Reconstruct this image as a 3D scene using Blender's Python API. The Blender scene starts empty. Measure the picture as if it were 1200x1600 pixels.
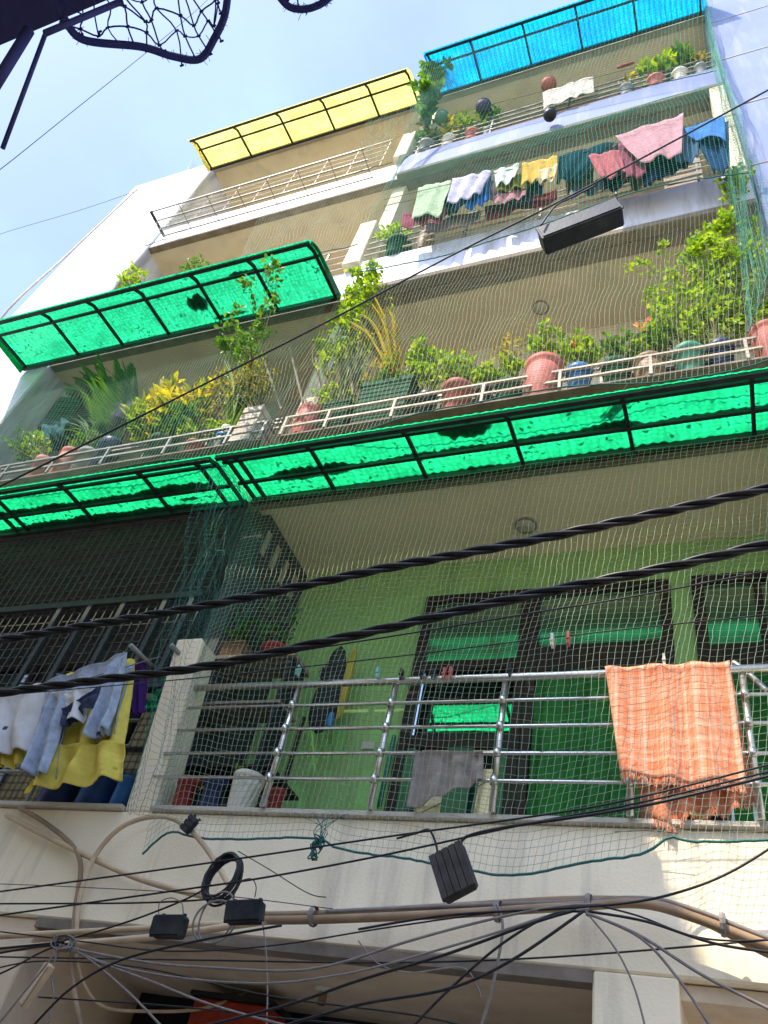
import bpy, math, random
from mathutils import Vector, Matrix, noise
random.seed(7)
R = random.Random(11)
S = bpy.context.scene
COL = S.collection
# ------------------------------------------------------------------ camera (origin = camera, ground at z = GZ)
CR = ((0.9243412, 0.32964703, 0.19216188), (-0.10829369, 0.70954713, -0.69628683), (-0.36587679, 0.62279669, 0.69156233))
FPX = 1275.6
GZ = -1.6
cd = bpy.data.cameras.new('camera'); cam = bpy.data.objects.new('camera', cd); COL.objects.link(cam)
rx, dn, fw = (Vector(r) for r in CR)
cam.matrix_world = Matrix(((rx.x, -dn.x, -fw.x, 0), (rx.y, -dn.y, -fw.y, 0), (rx.z, -dn.z, -fw.z, 0), (0, 0, 0, 1)))
cd.sensor_fit = 'VERTICAL'; cd.sensor_height = 36; cd.lens = FPX / 1600 * 36
cd.clip_start = 0.05; cd.clip_end = 2000
S.camera = cam
# ------------------------------------------------------------------ sky and sun
SUN = Vector((-0.30, -0.53, 0.79)).normalized()
w = bpy.data.worlds.new("World"); S.world = w; w.use_nodes = True
nt = w.node_tree; nt.nodes.clear()
def N(t, typ, **k):
    n = t.nodes.new(typ)
    for a, b in k.items():
        if a.startswith('i_'): n.inputs[a[2:].replace('_', ' ')].default_value = b
        else: setattr(n, a, b)
    return n
sky = N(nt, 'ShaderNodeTexSky', sky_type='NISHITA', sun_disc=False)
sky.sun_elevation = math.asin(SUN.z); sky.sun_rotation = math.atan2(SUN.x, SUN.y)
sky.air_density = 1.0; sky.dust_density = 2.5
bg = N(nt, 'ShaderNodeBackground'); bg.inputs['Strength'].default_value = 0.085
bc = N(nt, 'ShaderNodeBackground'); bc.inputs['Color'].default_value = (0.40, 0.58, 1.0, 1)
tc = N(nt, 'ShaderNodeTexCoord')
mp = N(nt, 'ShaderNodeMapping'); mp.inputs['Scale'].default_value = (1.3, 1.3, 2.2); mp.inputs['Location'].default_value = (0.3, 0.1, 0.0)
nz = N(nt, 'ShaderNodeTexNoise'); nz.inputs['Scale'].default_value = 2.2; nz.inputs['Detail'].default_value = 8; nz.inputs['Roughness'].default_value = 0.55
rmp = N(nt, 'ShaderNodeValToRGB'); rmp.color_ramp.elements[0].position = 0.42; rmp.color_ramp.elements[1].position = 0.84
rmp.color_ramp.elements[0].color = (0.34, 0.34, 0.34, 1); rmp.color_ramp.elements[1].color = (0.92, 0.92, 0.92, 1)
# thin cloud is brighter around the sun than on the far side of the sky
dt = N(nt, 'ShaderNodeVectorMath', operation='DOT_PRODUCT'); dt.inputs[1].default_value = SUN
dm = N(nt, 'ShaderNodeMapRange'); dm.inputs['From Min'].default_value = 0.83; dm.inputs['From Max'].default_value = 1.0; dm.inputs['To Min'].default_value = 0.52; dm.inputs['To Max'].default_value = 5.0
nt.links.new(tc.outputs['Generated'], dt.inputs[0]); nt.links.new(dt.outputs['Value'], dm.inputs['Value']); nt.links.new(dm.outputs[0], bc.inputs['Strength'])
mxw = N(nt, 'ShaderNodeMixShader'); ow = N(nt, 'ShaderNodeOutputWorld')
L = nt.links.new
L(tc.outputs['Generated'], mp.inputs['Vector']); L(mp.outputs[0], nz.inputs['Vector']); L(nz.outputs['Fac'], rmp.inputs[0])
L(sky.outputs[0], bg.inputs['Color']); L(rmp.outputs[0], mxw.inputs[0]); L(bg.outputs[0], mxw.inputs[1]); L(bc.outputs[0], mxw.inputs[2]); L(mxw.outputs[0], ow.inputs[0])
sl = bpy.data.lights.new('sun', 'SUN'); sl.energy = 2.3; sl.angle = math.radians(0.5); sl.color = (1.0, 0.89, 0.70)
so = bpy.data.objects.new('sun', sl); COL.objects.link(so); so.rotation_euler = SUN.to_track_quat('Z', 'Y').to_euler(); so.location = (0, -10, 40)
S.view_settings.view_transform = 'Standard'; S.view_settings.look = 'None'
S.view_settings.exposure = 1.80; S.view_settings.gamma = 1
S.cycles.max_bounces = 10; S.cycles.transparent_max_bounces = 24; S.cycles.transmission_bounces = 8; S.cycles.diffuse_bounces = 5

# ------------------------------------------------------------------ helpers
def ray(px, py):
    x, y = px - 600, py - 800
    return rx * x + dn * y + fw * FPX
def W(px, py, Y):                       # world point seen at a photo pixel, on the vertical plane y = Y
    d = ray(px, py); return d * (Y / d.y)
def WZ(px, py, z):
    d = ray(px, py); return d * (z / d.z)
def WD(px, py, dist):
    return ray(px, py).normalized() * dist
def depth(P): return P.dot(fw)

class MB:
    def __init__(s): s.v = []; s.f = []
    def add(s, vs, fs):
        o = len(s.v); s.v.extend(vs); s.f.extend(tuple(o + i for i in f) for f in fs)
    def box(s, x0, x1, y0, y1, z0, z1):
        s.add([(x0, y0, z0), (x1, y0, z0), (x1, y1, z0), (x0, y1, z0), (x0, y0, z1), (x1, y0, z1), (x1, y1, z1), (x0, y1, z1)],
              [(3, 2, 1, 0), (4, 5, 6, 7), (0, 1, 5, 4), (1, 2, 6, 5), (2, 3, 7, 6), (3, 0, 4, 7)])
        return s
    def bar(s, p, q, wd=0.03, h=None, up=(0, 0, 1)):        # square bar from p to q
        h = h or wd; p = Vector(p); q = Vector(q); d = (q - p).normalized(); u = Vector(up)
        a = d.cross(u)
        if a.length < 1e-4: a = d.cross(Vector((1, 0, 0)))
        a.normalize(); b = a.cross(d).normalized(); a *= wd / 2; b *= h / 2
        s.add([p - a - b, p + a - b, p + a + b, p - a + b, q - a - b, q + a - b, q + a + b, q - a + b],
              [(0, 1, 2, 3), (7, 6, 5, 4), (1, 0, 4, 5), (2, 1, 5, 6), (3, 2, 6, 7), (0, 3, 7, 4)])
        return s
    def tube(s, pts, r, n=6, cap=True):
        pts = [Vector(p) for p in pts]; m = len(pts)
        rr = r if callable(r) else (lambda t: r)
        t0 = (pts[1] - pts[0]).normalized(); a = t0.orthogonal().normalized(); vs = []
        for i, p in enumerate(pts):
            t = (pts[min(i + 1, m - 1)] - pts[max(i - 1, 0)])
            if t.length < 1e-9: t = t0
            t.normalize(); a = a - t * a.dot(t)
            if a.length < 1e-6: a = t.orthogonal()
            a.normalize(); b = t.cross(a); q = rr(i / (m - 1))
            for k in range(n):
                c = 2 * math.pi * k / n; vs.append(p + a * (q * math.cos(c)) + b * (q * math.sin(c)))
        fs = [(i * n + k, i * n + (k + 1) % n, (i + 1) * n + (k + 1) % n, (i + 1) * n + k) for i in range(m - 1) for k in range(n)]
        if cap: fs += [tuple(range(n - 1, -1, -1)), tuple((m - 1) * n + k for k in range(n))]
        s.add(vs, fs); return s
    def lathe(s, prof, c=(0, 0, 0), n=20, flute=0, nf=0, twist=0):
        c = Vector(c); vs = []
        for (r, z) in prof:
            for k in range(n):
                a = 2 * math.pi * k / n + twist * z
                q = r * (1 + flute * math.sin(nf * (2 * math.pi * k / n)))
                vs.append(c + Vector((q * math.cos(a), q * math.sin(a), z)))
        fs = [(i * n + k, i * n + (k + 1) % n, (i + 1) * n + (k + 1) % n, (i + 1) * n + k) for i in range(len(prof) - 1) for k in range(n)]
        s.add(vs, fs); return s
    def grid(s, fn, nu, nv):
        vs = [fn(i / nu, j / nv) for j in range(nv + 1) for i in range(nu + 1)]
        s.add(vs, [(j * (nu + 1) + i, j * (nu + 1) + i + 1, (j + 1) * (nu + 1) + i + 1, (j + 1) * (nu + 1) + i) for j in range(nv) for i in range(nu)])
        return s
    def leaf(s, p, d, up, ln, wd, fold=0.25, curl=0.15):
        d = d.normalized(); sd = d.cross(up)
        if sd.length < 1e-4: sd = d.orthogonal()
        sd.normalize(); n = sd.cross(d)
        a = p + d * (ln * .35); b = p + d * (ln * .72) - n * (curl * ln * .5); t = p + d * ln - n * (curl * ln)
        u = n * (fold * wd)
        s.add([p, a + sd * wd * .5 + u, a, a - sd * wd * .5 + u, b + sd * wd * .38 + u, b, b - sd * wd * .38 + u, t],
              [(0, 2, 1), (0, 3, 2), (1, 2, 5, 4), (2, 3, 6, 5), (4, 5, 7), (5, 6, 7)])
    def build(s, name, m, parent=None, smooth=False, bevel=0, solid=0, sub=0):
        me = bpy.data.meshes.new(name); me.from_pydata([tuple(v) for v in s.v], [], s.f); me.materials.append(m)
        if smooth:
            me.polygons.foreach_set('use_smooth', [True] * len(me.polygons))
        o = bpy.data.objects.new(name, me); COL.objects.link(o)
        if parent: o.parent = parent
        if solid:
            q = o.modifiers.new('s', 'SOLIDIFY'); q.thickness = solid; q.offset = 0
        if bevel:
            q = o.modifiers.new('b', 'BEVEL'); q.width = bevel; q.segments = 1; q.limit_method = 'ANGLE'
        return o

def tag(o, label, cat, group=None, kind=None):
    o['label'] = label; o['category'] = cat
    if group: o['group'] = group
    if kind: o['kind'] = kind
    return o
def thing(name, label, cat, loc=None, group=None):
    o = bpy.data.objects.new(name, None); COL.objects.link(o); o.empty_display_size = 0.1
    return tag(o, label, cat, group)
def spline(pts, n=8):
    pts = [Vector(p) for p in pts]; out = []
    for i in range(len(pts) - 1):
        p0 = pts[max(i - 1, 0)]; p1 = pts[i]; p2 = pts[i + 1]; p3 = pts[min(i + 2, len(pts) - 1)]
        for k in range(n):
            t = k / n
            out.append(.5 * ((2 * p1) + (p2 - p0) * t + (2 * p0 - 5 * p1 + 4 * p2 - p3) * t * t + (3 * p1 - p0 - 3 * p2 + p3) * t ** 3))
    out.append(pts[-1]); return out

# ------------------------------------------------------------------ materials
def mat(name, col, rough=.6, vary=.12, scale=6., bump=.0, bscale=40., metal=0., stain=0., stain_col=(.12, .10, .08), spec=.16, streak=False, sheen=0, grime=0):
    m = bpy.data.materials.new(name); m.use_nodes = True; t = m.node_tree; p = t.nodes['Principled BSDF']
    l = t.links.new
    g = N(t, 'ShaderNodeNewGeometry')
    n1 = N(t, 'ShaderNodeTexNoise'); n1.inputs['Scale'].default_value = scale; n1.inputs['Detail'].default_value = 6
    l(g.outputs['Position'], n1.inputs['Vector'])
    r1 = N(t, 'ShaderNodeMapRange'); r1.inputs['From Min'].default_value = .3; r1.inputs['From Max'].default_value = .7
    r1.inputs['To Min'].default_value = 1 - vary; r1.inputs['To Max'].default_value = 1 + vary
    l(n1.outputs['Fac'], r1.inputs['Value'])
    mul = N(t, 'ShaderNodeVectorMath', operation='SCALE'); mul.inputs[0].default_value = col
    l(r1.outputs[0], mul.inputs['Scale'])
    out = mul.outputs[0]
    if stain:
        mpn = N(t, 'ShaderNodeMapping'); mpn.inputs['Scale'].default_value = (3.2, 3.2, .35) if streak else (1.6, 1.6, 1.6)
        n2 = N(t, 'ShaderNodeTexNoise'); n2.inputs['Scale'].default_value = 1.6; n2.inputs['Detail'].default_value = 9; n2.inputs['Roughness'].default_value = .65
        r2 = N(t, 'ShaderNodeMapRange'); r2.inputs['From Min'].default_value = .5; r2.inputs['From Max'].default_value = .70
        r2.inputs['To Min'].default_value = 0; r2.inputs['To Max'].default_value = stain
        l(g.outputs['Position'], mpn.inputs[0]); l(mpn.outputs[0], n2.inputs['Vector']); l(n2.outputs['Fac'], r2.inputs['Value'])
        mx = N(t, 'ShaderNodeMix', data_type='RGBA'); l(r2.outputs[0], mx.inputs['Factor']); l(out, mx.inputs['A']); mx.inputs['B'].default_value = (*stain_col, 1)
        out = mx.outputs['Result']
    l(out, p.inputs['Base Color'])
    p.inputs['Roughness'].default_value = rough; p.inputs['Metallic'].default_value = metal; p.inputs['Specular IOR Level'].default_value = spec
    if bump:
        n3 = N(t, 'ShaderNodeTexNoise'); n3.inputs['Scale'].default_value = bscale; n3.inputs['Detail'].default_value = 4
        l(g.outputs['Position'], n3.inputs['Vector'])
        b = N(t, 'ShaderNodeBump'); b.inputs['Strength'].default_value = bump; b.inputs['Distance'].default_value = .01
        l(n3.outputs['Fac'], b.inputs['Height']); l(b.outputs[0], p.inputs['Normal'])
    return m
def sheet_mat(name, col, tr, dirt=.5, alpha=.25, dirt_at=.66):       # translucent corrugated plastic
    m = bpy.data.materials.new(name); m.use_nodes = True; t = m.node_tree; t.nodes.clear(); l = t.links.new
    g = N(t, 'ShaderNodeNewGeometry')
    n = N(t, 'ShaderNodeTexNoise'); n.inputs['Scale'].default_value = 26; n.inputs['Detail'].default_value = 5
    n2 = N(t, 'ShaderNodeTexNoise'); n2.inputs['Scale'].default_value = 3.0; n2.inputs['Detail'].default_value = 7
    l(g.outputs['Position'], n.inputs['Vector']); l(g.outputs['Position'], n2.inputs['Vector'])
    add = N(t, 'ShaderNodeMath', operation='MULTIPLY_ADD'); l(n2.outputs['Fac'], add.inputs[0]); add.inputs[1].default_value = .45; 
    mulm = N(t, 'ShaderNodeMath', operation='MULTIPLY'); l(n.outputs['Fac'], mulm.inputs[0]); mulm.inputs[1].default_value = .62
    l(mulm.outputs[0], add.inputs[2])
    r = N(t, 'ShaderNodeMapRange'); r.inputs['From Min'].default_value = dirt_at - .05; r.inputs['From Max'].default_value = dirt_at + .04; r.inputs['To Max'].default_value = dirt
    l(add.outputs[0], r.inputs['Value'])
    # small embossed cells pressed into the sheet
    vo = N(t, 'ShaderNodeTexVoronoi', feature='F1'); vo.inputs['Scale'].default_value = 24; vo.inputs['Randomness'].default_value = .45
    l(g.outputs['Position'], vo.inputs['Vector'])
    vr = N(t, 'ShaderNodeMapRange'); vr.inputs['From Min'].default_value = 0; vr.inputs['From Max'].default_value = .6; vr.inputs['To Min'].default_value = 1.18; vr.inputs['To Max'].default_value = .6
    l(vo.outputs['Distance'], vr.inputs['Value'])
    fr = N(t, 'ShaderNodeMapRange'); fr.inputs['From Min'].default_value = .3; fr.inputs['From Max'].default_value = .7; fr.inputs['To Min'].default_value = .7; fr.inputs['To Max'].default_value = 1.2
    l(n2.outputs['Fac'], fr.inputs['Value'])
    mm = N(t, 'ShaderNodeMath', operation='MULTIPLY'); l(vr.outputs[0], mm.inputs[0]); l(fr.outputs[0], mm.inputs[1])
    sc = N(t, 'ShaderNodeVectorMath', operation='SCALE'); sc.inputs[0].default_value = col; l(mm.outputs[0], sc.inputs['Scale'])
    tl = N(t, 'ShaderNodeBsdfTranslucent'); l(sc.outputs[0], tl.inputs['Color'])
    tp = N(t, 'ShaderNodeBsdfTransparent'); tp.inputs['Color'].default_value = (*tr, 1)
    df = N(t, 'ShaderNodeBsdfDiffuse'); l(sc.outputs[0], df.inputs['Color'])
    gl = N(t, 'ShaderNodeBsdfGlossy'); gl.inputs['Roughness'].default_value = .25
    drt = N(t, 'ShaderNodeBsdfDiffuse'); drt.inputs['Color'].default_value = (.035, .03, .02, 1)
    a = N(t, 'ShaderNodeMixShader'); a.inputs[0].default_value = alpha; l(tl.outputs[0], a.inputs[1]); l(tp.outputs[0], a.inputs[2])
    b = N(t, 'ShaderNodeMixShader'); b.inputs[0].default_value = .12; l(a.outputs[0], b.inputs[1]); l(df.outputs[0], b.inputs[2])
    c = N(t, 'ShaderNodeMixShader'); c.inputs[0].default_value = .04; l(b.outputs[0], c.inputs[1]); l(gl.outputs[0], c.inputs[2])
    d = N(t, 'ShaderNodeMixShader'); l(r.outputs[0], d.inputs[0]); l(c.outputs[0], d.inputs[1]); l(drt.outputs[0], d.inputs[2])
    o = N(t, 'ShaderNodeOutputMaterial'); l(d.outputs[0], o.inputs[0]); return m
def leaf_mat(name, c0, c1, c2, tr=.4):
    m = bpy.data.materials.new(name); m.use_nodes = True; t = m.node_tree; t.nodes.clear(); l = t.links.new
    g = N(t, 'ShaderNodeNewGeometry'); r = N(t, 'ShaderNodeValToRGB')
    e = r.color_ramp.elements; e[0].color = (*c0, 1); e[1].color = (*c2, 1); q = e.new(.5); q.color = (*c1, 1)
    l(g.outputs['Random Per Island'], r.inputs[0])
    p = N(t, 'ShaderNodeBsdfPrincipled'); p.inputs['Roughness'].default_value = .5; l(r.outputs[0], p.inputs['Base Color'])
    tl = N(t, 'ShaderNodeBsdfTranslucent'); h = N(t, 'ShaderNodeMix', data_type='RGBA', blend_type='MULTIPLY'); h.inputs['Factor'].default_value = 1
    l(r.outputs[0], h.inputs['A']); h.inputs['B'].default_value = (2.1, 2.0, .7, 1); l(h.outputs['Result'], tl.inputs['Color'])
    mx = N(t, 'ShaderNodeMixShader'); mx.inputs[0].default_value = tr; l(p.outputs[0], mx.inputs[1]); l(tl.outputs[0], mx.inputs[2])
    o = N(t, 'ShaderNodeOutputMaterial'); l(mx.outputs[0], o.inputs[0]); return m
def cloth_mat(name, col, tr=.25, vary=.12, weave=0, check=None, col2=None, spots=None):
    m = bpy.data.materials.new(name); m.use_nodes = True; t = m.node_tree; t.nodes.clear(); l = t.links.new
    g = N(t, 'ShaderNodeNewGeometry')
    n = N(t, 'ShaderNodeTexNoise'); n.inputs['Scale'].default_value = 18; n.inputs['Detail'].default_value = 6; l(g.outputs['Position'], n.inputs['Vector'])
    r = N(t, 'ShaderNodeMapRange'); r.inputs['From Min'].default_value = .3; r.inputs['From Max'].default_value = .7; r.inputs['To Min'].default_value = 1 - vary; r.inputs['To Max'].default_value = 1 + vary
    l(n.outputs['Fac'], r.inputs['Value'])
    base = None
    if check:       # woven check in the cloth's own x / z directions
        sx = N(t, 'ShaderNodeSeparateXYZ'); l(g.outputs['Position'], sx.inputs[0])
        outs = []
        for ax, fq in (('X', check), ('Z', check)):
            n4 = N(t, 'ShaderNodeTexNoise', noise_dimensions='1D'); n4.inputs['Scale'].default_value = fq; n4.inputs['Detail'].default_value = 3; n4.inputs['Roughness'].default_value = .75
            l(sx.outputs[ax], n4.inputs['W'])
            rr = N(t, 'ShaderNodeMapRange'); rr.inputs['From Min'].default_value = .46; rr.inputs['From Max'].default_value = .62; l(n4.outputs['Fac'], rr.inputs['Value']); outs.append(rr.outputs[0])
        ad = N(t, 'ShaderNodeMath', operation='MULTIPLY_ADD'); l(outs[1], ad.inputs[0]); ad.inputs[1].default_value = .38
        hf = N(t, 'ShaderNodeMath', operation='MULTIPLY'); l(outs[0], hf.inputs[0]); hf.inputs[1].default_value = .62; l(hf.outputs[0], ad.inputs[2])
        mx = N(t, 'ShaderNodeMix', data_type='RGBA'); l(ad.outputs[0], mx.inputs['Factor']); mx.inputs['A'].default_value = (*col, 1); mx.inputs['B'].default_value = (*col2, 1); base = mx.outputs['Result']
    elif spots:
        n5 = N(t, 'ShaderNodeTexVoronoi'); n5.inputs['Scale'].default_value = spots; l(g.outputs['Position'], n5.inputs['Vector'])
        rr = N(t, 'ShaderNodeMapRange'); rr.inputs['From Min'].default_value = .35; rr.inputs['From Max'].default_value = .5; l(n5.outputs['Distance'], rr.inputs['Value'])
        mx = N(t, 'ShaderNodeMix', data_type='RGBA'); l(rr.outputs[0], mx.inputs['Factor']); mx.inputs['A'].default_value = (*col, 1); mx.inputs['B'].default_value = (*col2, 1); base = mx.outputs['Result']
    sc = N(t, 'ShaderNodeVectorMath', operation='SCALE'); sc.inputs[0].default_value = col
    if base is not None: l(base, sc.inputs[0])
    l(r.outputs[0], sc.inputs['Scale'])
    df = N(t, 'ShaderNodeBsdfDiffuse'); tl = N(t, 'ShaderNodeBsdfTranslucent'); l(sc.outputs[0], df.inputs[0]); l(sc.outputs[0], tl.inputs[0])
    b = N(t, 'ShaderNodeBump'); b.inputs['Strength'].default_value = .35; b.inputs['Distance'].default_value = .01
    n6 = N(t, 'ShaderNodeTexNoise'); n6.inputs['Scale'].default_value = 30 if not weave else weave; n6.inputs['Detail'].default_value = 5; l(g.outputs['Position'], n6.inputs['Vector']); l(n6.outputs['Fac'], b.inputs['Height'])
    l(b.outputs[0], df.inputs['Normal'])
    mx2 = N(t, 'ShaderNodeMixShader'); mx2.inputs[0].default_value = tr; l(df.outputs[0], mx2.inputs[1]); l(tl.outputs[0], mx2.inputs[2])
    o = N(t, 'ShaderNodeOutputMaterial'); l(mx2.outputs[0], o.inputs[0]); return m
def glass_mat(name, col, mirror=.5, rough=.02):
    m = bpy.data.materials.new(name); m.use_nodes = True; t = m.node_tree; t.nodes.clear(); l = t.links.new
    d = N(t, 'ShaderNodeBsdfDiffuse'); d.inputs[0].default_value = (*col, 1)
    gl = N(t, 'ShaderNodeBsdfGlossy'); gl.inputs['Roughness'].default_value = rough; gl.inputs['Color'].default_value = (.9, .95, .9, 1)
    g = N(t, 'ShaderNodeNewGeometry'); nn = N(t, 'ShaderNodeTexNoise'); nn.inputs['Scale'].default_value = 2.5; l(g.outputs['Position'], nn.inputs['Vector'])
    b = N(t, 'ShaderNodeBump'); b.inputs['Strength'].default_value = .04; b.inputs['Distance'].default_value = .02; l(nn.outputs['Fac'], b.inputs['Height']); l(b.outputs[0], gl.inputs['Normal'])
    x = N(t, 'ShaderNodeMixShader'); x.inputs[0].default_value = mirror; l(d.outputs[0], x.inputs[1]); l(gl.outputs[0], x.inputs[2])
    o = N(t, 'ShaderNodeOutputMaterial'); l(x.outputs[0], o.inputs[0]); return m

M = {}
M['white'] = mat('white_wall_paint', (.86, .73, .52), .75, .06, 1.5, .25, 60, stain=.55, streak=True, stain_col=(.38, .33, .26))
M['whiteup'] = mat('white_fascia_paint', (.64, .66, .74), .6, .05, 2, .2, 50, stain=.75, streak=True, stain_col=(.26, .25, .26))
M['shadeblue'] = mat('shade_blue_wall_tint', (.17, .215, .36), .7, .06, 2, .2, 60, stain=.4, streak=True, stain_col=(.4, .4, .5))  # bluish shade and awning tint put into the wall and fascia colour
M['soffit'] = mat('soffit_plaster', (.70, .62, .45), .85, .06, 2.5, .15, 30, stain=.35, stain_col=(.36, .31, .24))
M['darkplaster'] = mat('dark_shaded_plaster', (.055, .058, .06), .9, .2, 3, .2, 30)  # shade of the left-bay recess put into the plaster colour
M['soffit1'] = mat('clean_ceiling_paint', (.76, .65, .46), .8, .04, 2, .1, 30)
M['greyplaster'] = mat('grey_plaster', (.38, .345, .28), .9, .15, 3, .3, 30, stain=.4)
M['edge'] = mat('weathered_slab_edge', (.22, .18, .14), .9, .25, 7, .4, 30, stain=.6)
M['ledge'] = mat('stone_ledge', (.50, .44, .36), .6, .12, 9, .2, 50, stain=.4, stain_col=(.25, .21, .17))
M['greenwall'] = mat('light_green_wall_paint', (.28, .46, .15), .6, .08, 2, .1, 40, stain=.5, streak=True, stain_col=(.12, .22, .08))
M['beam'] = mat('beige_soffit_paint', (.70, .55, .39), .8, .08, 2.5, .2, 40, stain=.4, stain_col=(.28, .22, .17))
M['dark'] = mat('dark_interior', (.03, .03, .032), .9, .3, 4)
M['darkwood'] = mat('dark_brown_frame', (.03, .016, .012), .6, .3, 12, .1, spec=.2)
M['ironblk'] = mat('black_painted_steel', (.022, .024, .026), .5, .3, 12, .2)
M['ironteal'] = mat('dark_grey_green_steel', (.035, .04, .04), .5, .2, 12)
M['ironmesh'] = mat('dull_steel_mesh', (.06, .06, .055), .6, .2, 12)
M['shadeplaster'] = mat('shaded_grey_ceiling', (.17, .17, .165), .9, .2, 3, .2, 30)  # left-bay ceiling, darkened in colour for the shade behind the grille
M['irongrey'] = mat('grey_painted_steel', (.22, .21, .19), .5, .2, 12, .1, metal=.3)
M['ironcream'] = mat('cream_painted_steel', (.46, .39, .32), .55, .15, 12, .2, stain=.5, stain_col=(.3, .17, .1))
M['steel'] = mat('stainless_tube', (.62, .57, .52), .28, .08, 20, .05, metal=.9, stain=.35, stain_col=(.35, .27, .2))
M['green'] = sheet_mat('green_sheet', (.015, .46, .19), (.03, .50, .20), .8, .12)
M['green1'] = sheet_mat('green_sheet_clear', (.012, .74, .26), (.04, .68, .26), .85, .15)
M['yellow'] = sheet_mat('yellow_sheet', (.90, .80, .20), (.9, .75, .2), .45, .12, .68)
M['blue'] = sheet_mat('blue_sheet', (.0, .48, .86), (.02, .5, .85), .4, .18, .72)
M['litter'] = mat('dead_leaf_litter', (.030, .026, .016), .95, .5, 30, .8, 60)
M['netgreen'] = mat('pale_green_nylon', (.26, .33, .24), .6, .1, 20)
M['netteal'] = mat('teal_nylon', (.07, .26, .19), .6, .15, 20)
M['netdark'] = mat('dark_teal_nylon', (.04, .16, .13), .6, .15, 20)
M['netnear'] = mat('navy_nylon', (.035, .04, .16), .6, .15, 20)
M['rope'] = mat('dark_green_rope', (.03, .12, .10), .7, .25, 60)
M['cable'] = mat('black_cable_sheath', (.022, .02, .02), .38, .3, 30)
M['cablegrey'] = mat('grey_cable_sheath', (.20, .17, .15), .5, .2, 20)
M['conduit'] = mat('beige_plastic_conduit', (.50, .36, .22), .5, .18, 6, .1, stain=.4, stain_col=(.2, .13, .08))
M['conduitbrown'] = mat('brown_plastic_conduit', (.26, .17, .10), .5, .25, 6, .1)
M['blackplastic'] = mat('black_plastic', (.02, .022, .026), .45, .3, 15, .1, stain=.25, stain_col=(.16, .15, .14))
M['terra'] = mat('terracotta_plastic', (.36, .10, .075), .6, .2, 9, .1, stain=.5, stain_col=(.3, .2, .15))
M['pink'] = mat('faded_pink_plastic', (.46, .14, .115), .6, .18, 9, .1, stain=.55, stain_col=(.45, .3, .25))
M['navy'] = mat('navy_plastic', (.03, .04, .10), .4, .2, 9)
M['bluep'] = mat('blue_plastic', (.05, .16, .36), .4, .2, 9)
M['greenp'] = mat('dark_green_plastic', (.03, .09, .05), .85, .2, 9, .1, stain=.3, stain_col=(.15, .15, .1))
M['brownp'] = mat('brown_plastic', (.26, .17, .10), .5, .2, 9, .1)
M['creamp'] = mat('cream_plastic', (.66, .62, .50), .45, .1, 9, .1)
M['blackp'] = mat('black_pot_plastic', (.025, .027, .03), .4, .2, 9)
M['greyp'] = mat('grey_pot_plastic', (.26, .26, .25), .6, .2, 9)
M['soil'] = mat('potting_soil', (.05, .035, .025), .95, .4, 30, .8)
M['stem'] = mat('plant_stem', (.16, .15, .06), .8, .3, 20)
M['twig'] = mat('dry_twig', (.30, .23, .15), .85, .3, 20)
M['stake'] = mat('weathered_wood', (.22, .18, .14), .85, .3, 20, .3)
M['asphalt'] = mat('lane_concrete', (.38, .36, .33), .9, .2, 3, .3)
M['oppwall'] = mat('cream_facade_paint', (.70, .60, .36), .8, .1, 2, .2)
M['navyeave'] = mat('navy_painted_eave', (.05, .05, .16), .6, .2, 5)
M['lampwhite'] = mat('frosted_plastic', (.55, .50, .42), .4, .05, 9)
M['red'] = mat('red_painted_metal', (.36, .045, .025), .45, .2, 5, .1, stain=.3)
M['redbright'] = mat('red_plastic', (.26, .035, .03), .4, .15, 9)
L1 = leaf_mat('bright_leaves', (.09, .19, .015), (.17, .28, .02), (.32, .40, .03))
L2 = leaf_mat('mid_green_leaves', (.03, .09, .015), (.06, .15, .02), (.12, .22, .03))
L3 = leaf_mat('yellow_croton_leaves', (.10, .18, .015), (.42, .36, .02), (.58, .46, .02))
L4 = leaf_mat('dry_olive_leaves', (.16, .16, .03), (.26, .24, .05), (.32, .22, .09))
L5 = leaf_mat('shaded_palm_leaves', (.03, .09, .03), (.05, .13, .05), (.09, .18, .06))
LF = leaf_mat('coral_petals', (.6, .12, .08), (.7, .2, .12), (.75, .3, .2))
# ================================================================== THE SETTING
g_ = MB(); g_.box(-400, 400, -400, 400, GZ - .4, GZ); tag(g_.build('ground', M['asphalt']), 'grey concrete lane between the houses', 'ground', kind='structure')

# ---- the apartment building across the lane
ZB = [1.27, 4.77, 8.26, 11.68, 14.92]         # undersides of the balcony slabs at the facade plane
ZT = [1.93, 5.38, 9.08, 12.42, 15.12]         # tops of their fascias
XL, XM, XR = -8.12, -3.66, 0.78
bld = thing('apartment_building', 'four storey cream apartment house with deep balconies filling the view', 'building')
def part(nm, m, mb, par=bld, **k): return mb.build(nm, m, par, **k)
# slabs
for k in range(5):
    b = MB()
    if k == 0:
        b.box(XL - 2, XR + 3, 4.13, 5.0, 1.62, 1.74)
        part('floor_slab', M['soffit'], b)
    else:
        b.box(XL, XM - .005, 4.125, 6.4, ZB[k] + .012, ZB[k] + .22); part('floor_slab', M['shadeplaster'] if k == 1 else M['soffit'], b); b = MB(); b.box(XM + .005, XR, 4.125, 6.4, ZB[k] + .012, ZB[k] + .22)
        part('floor_slab', M['soffit1'] if k == 1 else M['soffit'], b)
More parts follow.
